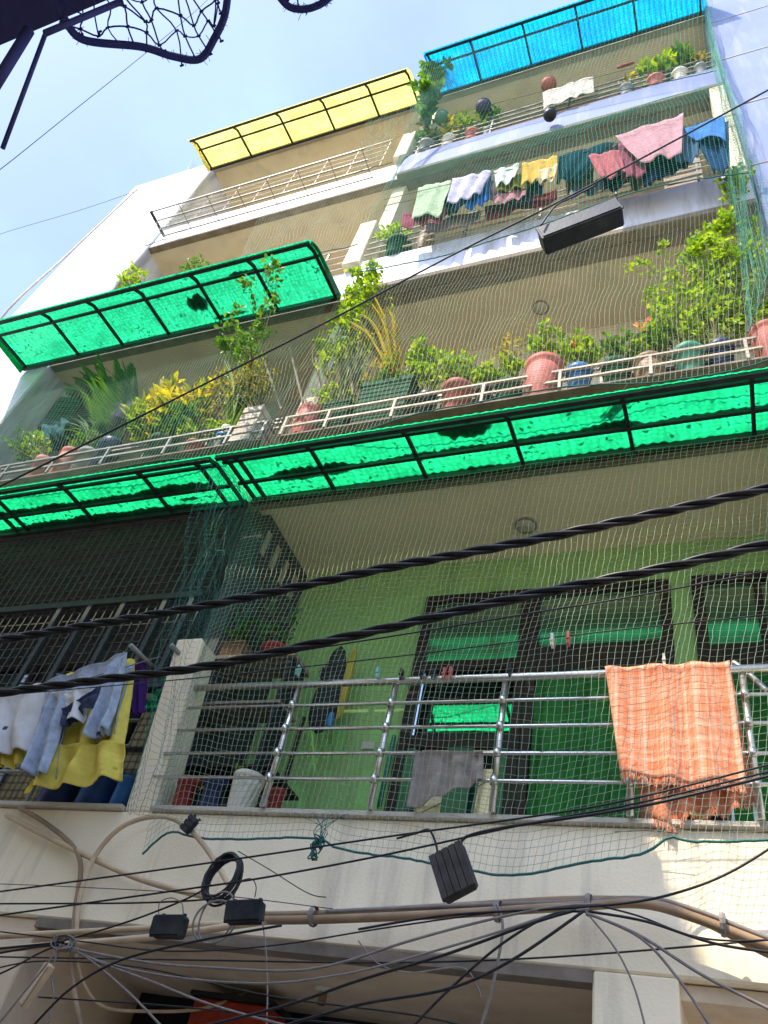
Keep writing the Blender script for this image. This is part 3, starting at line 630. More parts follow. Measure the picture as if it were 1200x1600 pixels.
# near net hanging off the eave, seen against the sky
tz = 1.78
def nearnet(label, rope_px, top_px, dist, nu, nv, seed):
    root = thing('hanging_net', label, 'net', group='nets hanging off the near eave')
    Tp = curve_at([WD(px, py, dist) for px, py in top_px]); Bp = curve_at([WD(px, py, dist) for px, py in rope_px]); b = MB(); P = []
    for j in range(nv + 1):
        row = []
        for i in range(nu + 1):
            u = i / nu; v = j / nv; p = Tp(u).lerp(Bp(u), v)
            p += Vector((noise.noise((u * 9, v * 7, seed)), noise.noise((u * 8, v * 9, seed + 4)), 0)) * .035 + Vector((R.uniform(-.006, .006), R.uniform(-.006, .006), 0)); row.append(p)
        P.append(row)
    for row in P[:-1]: b.tube(spline(row, 3), .0017, 4)
    for i in range(nu + 1): b.tube(spline([P[j][i] for j in range(nv + 1)], 3), .0017, 4)
    for row in P:
        for p in row: b.tube([p + Vector((-.004, 0, 0)), p + Vector((.004, 0, 0.001))], .0022, 5)
    b.build('mesh', M['netnear'], root)
    b = MB(); line = spline([WD(px, py, dist) for px, py in rope_px], 14)
    b.tube(line, .0075, 6)
    for k in range(260):
        p = line[R.randrange(len(line))]; b.tube([p, p + Vector((R.gauss(0, .006), R.gauss(0, .006), R.gauss(0, .006)))], .0006, 3)
    b.build('border_rope', M['netnear'], root)
nearnet('navy net with a thick frayed rope sagging from the near eave', [(100, 28), (130, 62), (220, 73), (270, 88), (312, 92), (335, 60), (352, 20), (358, -40)], [(60, -40), (140, -60), (210, -65), (260, -70), (300, -75), (330, -78), (350, -80), (365, -80)], 1.9, 15, 5, 3)
nearnet('small sagging loop of navy net at the top edge of the sky', [(420, -30), (445, 5), (465, 14), (490, 11), (515, -5), (530, -40)], [(420, -50), (440, -60), (465, -62), (490, -62), (515, -60), (530, -55)], 1.9, 6, 3, 7)
# ================================================================== PLANTS AND POTS
UP = Vector((0, 0, 1))
def pot_mesh(kind, r, h, c, m, root):
    b = MB()
    if kind == 'round':
        b.lathe([(0, 0), (r * .70, 0), (r * .74, h * .03), (r * .92, h * .80), (r * 1.0, h * .81), (r * 1.03, h * .97), (r * .98, h), (r * .90, h * .98), (r * .86, h * .84), (0, h * .83)], c, 26)
    elif kind == 'belly':
        b.lathe([(0, 0), (r * .62, 0), (r * .66, h * .04), (r * .9, h * .3), (r, h * .55), (r * .93, h * .80), (r * .86, h * .84), (r * 1.0, h * .88), (r * 1.02, h * .98), (r * .95, h), (r * .84, h * .95), (0, h * .86)], c, 28)
    elif kind == 'fluted':
        b.lathe([(0, 0), (r * .72, 0), (r * .78, h * .05), (r * .95, h * .8), (r * .96, h * .84)], c, 60, flute=.06, nf=15, twist=2.0)
        b.lathe([(r * .96, h * .84), (r * 1.05, h * .86), (r * 1.06, h * .97), (r, h), (r * .92, h * .96), (0, h * .88)], c, 40)
    elif kind == 'tin':
        b.lathe([(0, 0), (r, 0), (r * 1.02, h * .02), (r, h * .04), (r, h * .33), (r * 1.025, h * .35), (r, h * .37), (r, h * .66), (r * 1.025, h * .68), (r, h * .70), (r, h * .97), (r * 1.03, h), (r * .95, h * .99), (r * .93, h * .9), (0, h * .88)], c, 24)
    elif kind == 'trough':
        x, y, z = c; n = 9; L_ = r; D = .11
        b.box(x - L_ * .93, x + L_ * .93, y - D * .9, y + D * .9, z, z + h * .9)
        for k in range(n): zz = z + h * .06 + k * h * .095; b.box(x - L_ * .96, x + L_ * .96, y - D * .96, y + D * .96, zz, zz + h * .05)
        b.box(x - L_, x + L_, y - D, y + D, z + h * .9, z + h)
        return b.build('pot', m, root, bevel=.006)
    elif kind == 'crate':
        x, y, z = c; D = .13
        for k in range(5):
            zz = z + k * h / 5
            b.box(x - r, x + r, y - D, y - D + .012, zz, zz + h * .14); b.box(x - r, x + r, y + D - .012, y + D, zz, zz + h * .14)
            b.box(x + r - .012, x + r, y - D + .012, y + D - .012, zz, zz + h * .14); b.box(x - r, x - r + .012, y - D + .012, y + D - .012, zz, zz + h * .14)
        for sx in (-1, 1):
            for sy in (-1, 1): b.box(x + sx * (r - .022) - .012, x + sx * (r - .022) + .012, y + sy * (D - .022) - .01, y + sy * (D - .022) + .01, z, z + h)
        b.box(x - r + .013, x + r - .013, y - D + .013, y + D - .013, z + .01, z + h * .8)
        return b.build('pot', m, root)
    return b.build('pot', m, root, smooth=True)
def stem_to(b, p, q, r=.006, bow=.15, n=7, rnd=R):
    p = Vector(p); q = Vector(q); l = (q - p).length; m = p.lerp(q, .55) + Vector((rnd.uniform(-1, 1), rnd.uniform(-.5, .5), rnd.uniform(-.2, .6))) * l * bow
    pts = spline([p, m, q], n); b.tube(pts, lambda t: r * (1 - .65 * t), 5); return pts
def rdir(rnd=R):
    while 1:
        v = Vector((rnd.uniform(-1, 1), rnd.uniform(-1, 1), rnd.uniform(-1, 1)))
        if .05 < v.length < 1: return v.normalized()
def foliage(root, base, c, rad, m, kind='bush', n=14, leaf=(.05, .028), seed=0, per=22):
    rnd = random.Random(seed); base = Vector(base); c = Vector(c); st = MB(); lf = MB()
    if kind == 'bush':
        for k in range(n):
            d = rdir(rnd); f = rnd.random() ** .45; tip = c + Vector((d.x * rad[0], d.y * rad[1], d.z * rad[2])) * f
            pts = stem_to(st, base + Vector((rnd.uniform(-.03, .03), rnd.uniform(-.02, .02), 0)), tip, .0055, .14, 6, rnd)
            cl = rnd.uniform(.55, 1.25); 
            for j in range(int(per * cl)):
                t = 1 - .55 * rnd.random() ** 1.6; p = pts[min(len(pts) - 1, int(t * (len(pts) - 1)))] + rdir(rnd) * rnd.uniform(0, .06) * (rad[0] / .25) ** .5
                dd = (rdir(rnd) + Vector((0, -.35, .25)) + (p - base).normalized() * .5)
                s = rnd.uniform(.6, 1.25); lf.leaf(p, dd, (UP + rdir(rnd) * .7).normalized(), leaf[0] * s, leaf[1] * s)
    elif kind == 'blades':          # sword leaves rising from the pot
        for k in range(n):
            d = rdir(rnd); tip = c + Vector((d.x * rad[0], d.y * rad[1], abs(d.z) * rad[2])); b0 = base + Vector((rnd.uniform(-.05, .05), rnd.uniform(-.03, .03), 0))
            l = (tip - b0).length; mid = b0.lerp(tip, .5) + Vector((0, 0, l * .14)); tip.z -= l * rnd.uniform(0, .12)
            pts = spline([b0, mid, tip], 5); sd = (tip - b0).cross(rdir(rnd)).normalized(); vs = []
            m_ = len(pts)
            for i, p in enumerate(pts):
                t = i / (m_ - 1); wd = leaf[1] * (1 - t ** 2.2) * (.6 + .4 * min(1, t * 4)) * .5 + .0006; nn = sd.cross((tip - b0).normalized()) * wd * .35
                vs += [p + sd * wd + nn, p, p - sd * wd + nn]
            lf.add(vs, [(i * 3 + j, i * 3 + j + 1, i * 3 + j + 4, i * 3 + j + 3) for i in range(m_ - 1) for j in range(2)])
    elif kind == 'fern':            # arching fronds with paired leaflets
        for k in range(n):
            a = rnd.uniform(0, 6.283); tip = c + Vector((math.cos(a) * rad[0] * rnd.uniform(.5, 1), math.sin(a) * rad[1] * rnd.uniform(.4, 1), rad[2] * rnd.uniform(-.3, .9)))
            mid = base.lerp(tip, .55) + Vector((0, 0, rad[2] * rnd.uniform(.25, .6))); pts = spline([base, mid, tip], 9)
            st.tube(pts, lambda t: .005 * (1 - .8 * t) + .0008, 4)
            for i in range(3, len(pts) - 1):
                t = (pts[i + 1] - pts[i - 1]).normalized(); sd = t.cross(UP)
                if sd.length < .05: sd = Vector((1, 0, 0))
                sd.normalize(); f = math.sin(math.pi * min(1, .15 + i / len(pts)))
                for sg in (-1, 1):
                    for e in (0, .5):
                        p = pts[i].lerp(pts[i + 1], e); lf.leaf(p, sd * sg + t * .55 + Vector((0, 0, -.15)), UP, leaf[0] * (.35 + .65 * f), leaf[1], .2, .3)
    elif kind == 'vine':            # long thin shoots with small leaves in knots
        for k in range(n):
            d = rdir(rnd); tip = c + Vector((d.x * rad[0], d.y * rad[1], d.z * rad[2])); q = base.lerp(tip, .5) + Vector((rnd.uniform(-.2, .2) * rad[0], 0, rnd.uniform(0, .3) * rad[2]))
            pts = spline([base, q, tip, tip + Vector((rnd.uniform(-.15, .15), rnd.uniform(-.1, .05), rnd.uniform(-.12, .10)))], 7); st.tube(pts, lambda t: .005 * (1 - .75 * t), 4)
            for p in pts[4:]:
                if rnd.random() < .25: continue
                for j in range(int(per * rnd.uniform(.15, .5))):
                    s = rnd.uniform(.6, 1.3); o = p + rdir(rnd) * rnd.uniform(.01, .075); lf.leaf(o, rdir(rnd) + Vector((0, -.3, .1)), (UP + rdir(rnd) * .8).normalized(), leaf[0] * s, leaf[1] * s)
    if st.v: st.build('stem', M['stem'], root)
    lf.build('foliage', m, root)
GR = 'potted plants on the right second-floor rack'; GL = 'potted plants on the left second-floor rack'
def potted(label, x0, x1, yt, yb, Y, kind, pm, plant=None, group=None, name=None, cat=None):
    """pot seen between x0..x1, rim at yt, base at yb (photo pixels) standing at depth Y; plant = list of (kind, cx, cy, rx, ry, mat, n, leaf, per)"""
    Y = {'plants along the top-right slab edge': 4.07, 'third floor plants': 4.06, 'third floor pots': 4.06}.get(group, Y)
    c = W((x0 + x1) / 2, yb, Y); t = W((x0 + x1) / 2, yt, Y); h = (t.z - c.z) * (.70 if kind in ('round', 'belly') else 1); r = .5 * (x1 - x0) * depth(c) / FPX * .94
    zb = {GR: 5.422, GL: 5.422, 'pots on the right second-floor rack': 5.422, 'pots on the left second-floor rack': 5.422, 'pots on the first-floor ledge': 1.964, 'drums behind the left ledge': 1.742,
          'plants along the top-right slab edge': 12.422, 'third floor plants': 9.082, 'third floor pots': 9.082, 'plants behind the curved green awning': 9.025}.get(group)
    if zb:
        h = max(.16, (t.z - zb) * (.64 if zb > 5 and kind in ('round', 'belly') else .95))
        if zb > 9: h = min(h, .36)
        if group == 'plants behind the curved green awning': h = .5
        c.z = zb
    root = thing(name or ('potted_plant' if plant else 'flower_pot'), label, cat or ('potted plant' if plant else 'pot'), group=group)
    pot_mesh(kind, r, h, (c.x, Y, c.z), pm, root)
    if plant:
        if group in (GR, GL) and kind != 'crate':
            mx = (x0 + x1) / 2; q_ = len(label) % 3; plant = plant + [('bush', mx + 4, yt - 12, (x1 - x0) * .72, 20, (L2, L1, L1)[q_], 18, (.055, .032), 15)]
        s = MB()
        if kind in ('trough', 'crate'): s.box(c.x - r * .9, c.x + r * .9, Y - .09, Y + .09, c.z + h * .86, c.z + h * .905)
        else: s.lathe([(0, h * .895), (r * .5, h * .89), (r * .84, h * .875)], (c.x, Y, c.z), 16)
        s.build('soil', M['soil'], root)
        for i, (k, cx, cy, prx, pry, m, n, lf, per) in enumerate(plant):
            q = W(cx, cy, Y); e = depth(q) / FPX
            foliage(root, (c.x + R.uniform(-.3, .3) * r, Y, c.z + h * .88), q, (prx * e, min(.22, prx * e * .8), pry * e * 1.25), m, k, n, lf, seed=int(cx * 7 + cy + i), per=per)
    return root
GR = 'potted plants on the right second-floor rack'
GL = 'potted plants on the left second-floor rack'
Yr = 3.93
# --- right rack
potted('salmon terracotta pot at the left end of the cream rack', 447, 490, 622, 686, Yr, 'belly', M['pink'], None, 'pots on the right second-floor rack')
potted('long ribbed olive trough with tall creeper and sword leaves', 492, 545, 640, 682, Yr, 'trough', M['greenp'], [('bush', 545, 500, 46, 80, L1, 40, (.075, .034), 20), ('blades', 555, 560, 34, 66, L2, 26, (.4, .022), 0), ('bush', 572, 448, 30, 26, L1, 14, (.05, .03), 14)], GR)
potted('dark green trough with a fern and reddish blades', 548, 645, 605, 655, Yr + .03, 'trough', M['greenp'], [('fern', 560, 515, 60, 60, L4, 13, (.11, .022), 0), ('blades', 600, 582, 36, 30, L4, 26, (.3, .016), 0), ('bush', 600, 590, 40, 18, L4, 10, (.05, .03), 14)], GR)
potted('rounded lime-green bush in a small dark pot', 645, 682, 600, 640, Yr + .02, 'round', M['blackp'], [('bush', 662, 552, 30, 28, L1, 20, (.06, .04), 22)], GR)
potted('red plastic pot with a loose yellow-green shrub', 680, 734, 588, 650, Yr - .02, 'round', M['terra'], [('bush', 705, 568, 30, 20, L1, 13, (.05, .032), 16)], GR)
potted('small black pot with a pale lid beside the red pot', 738, 768, 596, 632, Yr - .03, 'round', M['blackp'], [('bush', 757, 585, 16, 12, L2, 6, (.04, .025), 12)], GR)
potted('dark green pot with pinkish flowering shrub', 770, 815, 585, 622, Yr, 'round', M['greenp'], [('bush', 795, 540, 26, 22, L4, 12, (.05, .03), 14), ('bush', 782, 585, 20, 14, L2, 8, (.045, .028), 12)], GR)
potted('large pink pot with a thick rolled rim', 815, 880, 545, 606, Yr - .02, 'belly', M['pink'], [('vine', 838, 525, 16, 22, L4, 3, (.03, .016), 5)], GR)
potted('blue pot with coral blossoms among light leaves', 882, 926, 560, 602, Yr - .02, 'round', M['bluep'], [('bush', 890, 540, 34, 18, L1, 16, (.06, .036), 18), ('bush', 893, 530, 30, 14, LF, 5, (.05, .04), 5)], GR)
potted('bottle-green pot below the first shoots of the vine', 938, 988, 553, 600, Yr - .02, 'round', M['greenp'], [('bush', 962, 540, 20, 12, L2, 7, (.045, .03), 12)], GR)
potted('brown clay pot with a cream patch', 990, 1042, 548, 594, Yr - .02, 'belly', M['brownp'], [('bush', 1015, 520, 36, 26, L1, 16, (.05, .032), 16), ('bush', 1005, 510, 30, 16, LF, 3, (.05, .04), 4)], GR)
potted('sea-green pot half hidden under the big vine', 1052, 1106, 530, 580, Yr - .02, 'round', mat('sea_green_plastic', (.06, .24, .16), .45, .15, 9, stain=.4, stain_col=(.3, .35, .3)), [('bush', 1065, 485, 60, 34, L1, 30, (.055, .035), 20), ('vine', 1030, 440, 30, 60, L1, 7, (.045, .03), 14)], GR)
potted('glossy navy pot at the foot of the big climbing vine', 1108, 1152, 520, 572, Yr - .02, 'round', M['navy'], [('bush', 1125, 440, 42, 50, L1, 34, (.055, .035), 22), ('vine', 1135, 400, 70, 70, L1, 22, (.05, .034), 26), ('bush', 1170, 370, 34, 40, L1, 20, (.05, .032), 20)], GR)
potted('big red pot cut by the right edge of the photo', 1178, 1235, 492, 556, Yr - .05, 'belly', M['terra'], [('bush', 1185, 470, 30, 20, L2, 10, (.05, .03), 14)], GR)
# --- left rack
potted('terracotta pot nearest the left end of the grey rack', 38, 70, 706, 745, Yr, 'round', M['pink'], [('bush', 38, 692, 36, 22, L5, 20, (.06, .028), 18)], GL)
potted('tall terracotta pot with a rolled rim on the grey rack', 72, 108, 692, 742, Yr, 'belly', M['pink'], None, 'pots on the left second-floor rack')
potted('spiky aloe in a dark low pot on the grey rack', 110, 150, 695, 728, Yr, 'round', M['greyp'], [('blades', 122, 672, 30, 30, L2, 24, (.3, .03), 0), ('bush', 145, 675, 18, 14, L2, 10, (.05, .03), 14)], GL)
potted('wide palm with feathery shaded fronds at the left', 150, 190, 668, 705, Yr + .08, 'round', M['navy'], [('fern', 145, 605, 66, 48, L5, 24, (.20, .026), 0), ('blades', 160, 590, 50, 40, L5, 12, (.5, .07), 0)], GL)
potted('dark green tub crowned by the big yellow croton', 212, 262, 678, 725, Yr, 'round', M['greenp'], [('bush', 258, 636, 56, 44, L3, 46, (.17, .055), 11), ('bush', 232, 655, 36, 28, L1, 26, (.14, .042), 12), ('bush', 312, 618, 36, 34, L3, 26, (.17, .055), 11), ('bush', 280, 668, 40, 24, L2, 20, (.13, .04), 12)], GL)
potted('brown pot below the trailing end of the croton', 275, 312, 690, 722, Yr - .02, 'round', M['terra'], [('bush', 292, 655, 30, 30, L2, 14, (.10, .035), 12)], GL)
potted('blue tub with a tall grassy yellow-green plant', 318, 362, 680, 716, Yr, 'round', M['bluep'], [('blades', 372, 590, 46, 60, L1, 44, (.6, .035), 0), ('bush', 350, 600, 36, 34, L4, 18, (.06, .03), 14)], GL)
potted('slatted cream crate with a dry olive bush at the rack end', 364, 402, 650, 700, Yr - .02, 'crate', M['ironcream'], [('bush', 395, 590, 42, 42, L4, 46, (.045, .022), 24), ('vine', 392, 530, 22, 40, L1, 6, (.05, .03), 12)], GL)
potted('small round white pot beside the cream crate', 344, 364, 652, 672, Yr - .06, 'belly', M['creamp'], None, 'pots on the left second-floor rack')
# --- behind the curved awning, third floor left
potted('leafy shrub peeping over the curved green awning near the stair column', 190, 225, 450, 478, 4.10, 'round', M['terra'], [('bush', 206, 432, 32, 18, L1, 22, (.07, .035), 18)], 'plants behind the curved green awning')
potted('low creeper on the edge behind the curved green awning', 290, 325, 428, 450, 4.10, 'round', M['terra'], [('bush', 306, 413, 32, 9, L2, 16, (.06, .035), 14)], 'plants behind the curved green awning')
# vine hanging across the curved awning
vr = thing('hanging_vine', 'thin leafy vine climbing in front of the curved green awning', 'vine')
foliage(vr, W(392, 575, 3.7), W(395, 470, 3.2), (.22, .08, .85), L2, 'vine', 9, (.06, .034), 31, 14)
# --- third floor right
potted('bushy plant in a low pot at the left end of the washing', 596, 640, 375, 400, 3.92, 'round', M['greenp'], [('bush', 618, 368, 32, 26, L1, 24, (.07, .032), 16)], 'third floor plants')
potted('upturned brown clay pot beside the third-floor bushy plant', 648, 678, 363, 384, 3.95, 'belly', M['brownp'], None, 'third floor pots')
vr = thing('hanging_vine', 'small green shoot dangling over the right end of the third-floor slab', 'vine')
foliage(vr, W(1150, 262, 3.93), W(1148, 300, 3.9), (.06, .05, .25), L1, 'vine', 5, (.06, .034), 33, 12)
vr = thing('hanging_vine', 'leafy creeper beside the right end of the curved awning', 'vine')
foliage(vr, W(535, 505, 3.85), W(565, 445, 3.8), (.22, .1, .35), L1, 'vine', 9, (.055, .036), 35, 16)
# --- top right
G4 = 'plants along the top-right slab edge'
potted('dark olive shrub at the left end of the top-right slab', 650, 680, 215, 236, 4.0, 'round', M['greyp'], [('bush', 665, 206, 22, 24, L2, 22, (.08, .04), 14)], G4)
potted('yellow-flecked leafy plant second along the top-right slab', 686, 712, 214, 230, 3.98, 'round', M['creamp'], [('bush', 700, 203, 22, 18, L3, 14, (.10, .05), 10)], G4)
potted('bright leafy plant in an orange pot near the slim rail posts', 722, 748, 205, 222, 3.98, 'round', M['pink'], [('bush', 735, 193, 28, 18, L1, 18, (.10, .05), 10)], G4)
potted('small twiggy plant nearest the white cloth', 752, 768, 200, 212, 3.98, 'round', M['greyp'], [('vine', 763, 185, 14, 16, L2, 5, (.07, .04), 8)], G4)
potted('pale grassy tuft at the left of the far right row', 966, 992, 134, 148, 3.96, 'round', M['greyp'], [('blades', 975, 128, 20, 14, L4, 26, (.3, .03), 0), ('bush', 982, 127, 14, 10, L3, 8, (.08, .04), 10)], G4)
potted('large lime-leaved plant in the far right row', 1010, 1042, 122, 140, 3.96, 'round', M['pink'], [('bush', 1035, 106, 32, 18, L1, 26, (.13, .07), 10)], G4)
potted('mid-green leafy plant in the far right row', 1050, 1078, 110, 128, 3.96, 'round', M['creamp'], [('bush', 1066, 94, 26, 16, L2, 20, (.11, .05), 12)], G4)
potted('dry brown shrub at the right end of the top-right slab', 1085, 1108, 100, 118, 3.96, 'round', M['greyp'], [('bush', 1095, 92, 18, 16, L4, 26, (.05, .02), 16)], G4)
vr = thing('hanging_vine', 'dark climbing plant against the left end of the blue awning', 'vine')
foliage(vr, W(662, 205, 3.9), W(678, 120, 3.55), (.17, .1, .95), L2, 'vine', 12, (.11, .06), 41, 14)
def ball(name, label, px, py, Y, rpx, m, prof, cat, group=None, tilt=0):
    c = W(px, py, Y); r = rpx * depth(c) / FPX; b = MB(); b.lathe([(a * r, z * r) for a, z in prof], (0, 0, 0), 24)
    o = b.build(name, m, smooth=True); o.location = c; o.rotation_euler = (tilt, 0, 0); tag(o, label, cat, group); return o
ROUND = [(0, -.8), (.55, -.75), (.85, -.35), (.95, .1), (.8, .55), (.9, .6), (.92, .72), (.8, .75), (.7, .6), (0, .5)]
DISC = [(0, -.08), (.9, -.10), (1.0, 0), (.95, .12), (.6, .06), (0, .03)]
ball('hanging_pot', 'dark red hanging pot left of the white cloth', 857, 133, 3.9, 13, M['terra'], ROUND, 'pot', 'pots hanging on the top-right rail')
ball('wicker_plate', 'round orange-brown disc hung behind the slim rail', 977, 102, 3.98, 14, M['pink'], DISC, 'plate', tilt=1.2)
ball('hanging_pot', 'purple pot hanging above the orange-potted plant', 755, 168, 3.9, 13, mat('purple_plastic', (.06, .04, .10), .6), ROUND, 'pot', 'pots hanging on the top-right rail')
ball('hanging_pot', 'pale green hanging pot above the olive shrub', 690, 185, 3.9, 12, mat('mint_plastic', (.10, .22, .15), .6), ROUND, 'pot', 'pots hanging on the top-right rail')
ball('hanging_pot', 'grey basket hanging above the olive shrub at the slab end', 664, 187, 3.9, 11, M['greyp'], ROUND, 'pot', 'pots hanging on the top-right rail')
ball('bowl', 'dark bowl hanging below the white cloth on the pale slab', 859, 180, 3.86, 11, M['blackp'], ROUND, 'bowl')
# --- first floor balcony
G1 = 'pots on the first-floor ledge'
potted('wine-red pot on the ledge right beside the pillar', 263, 303, 1216, 1258, 4.06, 'round', M['redbright'], None, G1)
potted('navy pot with a drooping pale shoot on the ledge', 306, 346, 1218, 1258, 4.06, 'round', M['navy'], [('blades', 330, 1235, 26, 14, L1, 4, (.3, .02), 0)], G1)
potted('white spiral-fluted planter on the ledge behind the railing', 349, 402, 1210, 1260, 4.06, 'fluted', M['creamp'], [('bush', 375, 1203, 16, 5, L2, 5, (.03, .02), 8)], G1)
potted('little red pot to the right of the white fluted planter', 414, 442, 1240, 1262, 4.07, 'round', M['redbright'], None, G1)
sh = thing('wall_shelf', 'dark plank shelf carrying a leafy box and red pot', 'shelf')
c0 = W(330, 1040, 4.30); c1 = W(470, 1040, 4.30); zsh = c0.z
MB().box(c0.x, c1.x, 4.18, 4.46, zsh - .03, zsh).build('board', M['stake'], sh)
for x in (c0.x + .04, c1.x - .04): MB().box(x - .015, x + .015, 4.20, 4.44, 1.74, zsh - .032).build('leg', M['ironblk'], sh)
MB().box(c0.x, c1.x, 4.19, 4.45, zsh - .42, zsh - .40).build('board', M['stake'], sh)
potted('brown window box with dark leafy plant on the plank shelf', 335, 388, 1015, 1040, 4.32, 'trough', M['brownp'], [('bush', 362, 985, 40, 26, L2, 24, (.07, .04), 14)], 'plants on the plank shelf')
potted('rusty red pot beside the leafy window box', 398, 446, 1003, 1040, 4.30, 'round', M['redbright'], [('vine', 425, 965, 40, 30, L5, 8, (.06, .03), 10)], 'plants on the plank shelf')
ball('jar', 'small turquoise jar at the right end of the plank shelf', 452, 1030, 4.26, 7, mat('turquoise_plastic', (.05, .3, .32), .4), [(0, -1), (.7, -1), (.8, -.9), (.8, .4), (.5, .6), (.5, .9), (0, .95)], 'jar')
st = MB();
for k in range(3):
    p = W(330 + k * 42, 1110 + 3 * k, 4.33); z = 1.98 + .0
    st.box(c0.x + .03, c1.x + .05, 4.25, 4.7, 1.78 + k * .30, 1.80 + k * .30)
for x in (c0.x + .04, c1.x + .04): st.box(x - .012, x + .012, 4.47, 4.49, 1.76, 2.9)
o = st.build('storage_rack', M['darkwood']); tag(o, 'dark storage rack under the plank shelf in the balcony corner', 'rack')
# bags hanging on the green wall
def bag(name, label, px, py, Y, wpx, hpx, m, cat):
    c = W(px, py, Y); e = depth(c) / FPX; w_, h = wpx * e * .5, hpx * e * .5 * 1.25
    b = MB()
    def fn(u, v):
        a = u * 2 * math.pi; z = -1 + 2 * v; f = (1 - abs(z) ** 4) ** .5 * (1 - .25 * z); f = max(f, .02)
        q = 1 + .12 * noise.noise((math.cos(a) * 2, math.sin(a) * 2, z * 2 + px))
        return (c.x + math.cos(a) * w_ * f * q, Y + math.sin(a) * min(w_, .07) * f, c.z + z * h)
    b.grid(fn, 20, 14); o = b.build(name, m, smooth=True); tag(o, label, cat); return o
bag('yellow_bag', 'bright yellow bag hanging on the green wall corner', 541, 1065, 4.75, 16, 110, mat('yellow_plastic', (.38, .29, .03), .5), 'bag')
bag('dark_bag', 'bulky black bag hanging beside the yellow bag', 515, 1075, 4.70, 40, 130, M['dark'], 'bag')
bag('blue_cloth', 'small blue rag tucked behind the railing by the black bag', 516, 1125, 4.6, 11, 24, M['bluep'], 'rag')
# socket board, green stick, cable loop on the green wall
o = MB().box(*[W(565, 1165, 4.99).x, W(585, 1165, 4.99).x, 4.985, 4.999, W(575, 1171, 4.99).z, W(575, 1159, 4.99).z]).build('switch_board', M['lampwhite'], bevel=.003); tag(o, 'cream switch board on the green wall', 'socket')
a = W(616, 1150, 4.9); c = W(592, 1262, 4.85); o = MB().tube([c, a], .018, 8).build('umbrella_stick', mat('teal_plastic', (.03, .14, .11), .5), smooth=True); tag(o, 'teal stick leaning against the green wall', 'stick')
o = MB().box(W(598, 1262, 4.2).x, W(632, 1262, 4.2).x, 4.2, 4.4, 1.97, 2.03).build('black_box', M['blackp'], bevel=.01); o.rotation_euler = (0, 0, 0); tag(o, 'flat black box lying at the foot of the green wall', 'box')
# curtain behind the second door
b = MB(); x0, x1 = -1.29, -.40
b.grid(lambda u, v: (x0 + (x1 - x0) * u, 4.965 + .034 * math.sin(u * 38 + 2 * noise.noise((u * 5, 0, 0))) * (.5 + .5 * v), 3.54 - 1.72 * v), 110, 6)
o = b.build('curtain', cloth_mat('green_curtain_cloth', (.045, .20, .05), .2), smooth=True); tag(o, 'deep green pleated curtain in the middle doorway', 'curtain')
b = MB(); x0, x1 = -.08, .68
b.grid(lambda u, v: (x0 + (x1 - x0) * u, 4.952 + .018 * math.sin(u * 40 + 2 * noise.noise((u * 5, 3, 0))) * (.5 + .5 * v), 3.53 - 1.70 * v), 110, 6)
o = b.build('curtain', cloth_mat('dark_green_curtain_cloth', (.03, .15, .04), .2), smooth=True); tag(o, 'dark green pleated curtain in the window right of the orange cloth', 'curtain')
# dark round shoes and stick under the orange cloth
for px, lab in ((1075, 'black helmet on the ledge under the left half of the orange cloth'), (1118, 'black helmet on the ledge under the fringe near the right')):
    c = W(px, 1283, 4.10); r = 34 * depth(c) / FPX * .8; b = MB(); b.lathe([(0, r * 1.0), (r * .5, r * .9), (r * .85, r * .6), (r, r * .2), (r * .95, 0), (r * .9, 0)], (c.x, 4.12, 1.965), 24); b.lathe([(r * .9, .0), (r * 1.0, .012), (r * .9, .02)], (c.x, 4.12, 1.965), 24)
    o = b.build('helmet', M['blackp'], smooth=True); tag(o, lab, 'helmet')
a = W(1005, 1278, 4.02); c = W(1010, 1200, 4.02); o = MB().tube([(a.x, 4.02, 1.965), (c.x, 4.02, c.z)], .03, 9).build('clay_pipe', M['brownp'], smooth=True); tag(o, 'brown clay pipe standing on the ledge behind the orange cloth', 'pipe')
o = MB().tube(spline([W(1145, 1035, 4.0), W(1165, 1050, 4.0), W(1185, 1068, 4.0), W(1198, 1080, 4.0)], 5), .02, 8).build('bent_tube', M['steel'], smooth=True); tag(o, 'bent steel tube at the right end of the orange cloth', 'tube')
# blue drums behind the left ledge
for x0, x1, m, lab in ((50, 108, M['navy'], 'dark blue drum behind the ledge furthest left'), (112, 165, mat('deep_blue_plastic', (.03, .07, .18), .4), 'mid blue drum behind the ledge between two others'), (166, 200, M['bluep'], 'blue drum with white rim next to the pillar')):
    potted(lab, x0, x1, 1212, 1265, 4.3, 'tin', m, None, 'drums behind the left ledge', 'water_drum', 'drum')
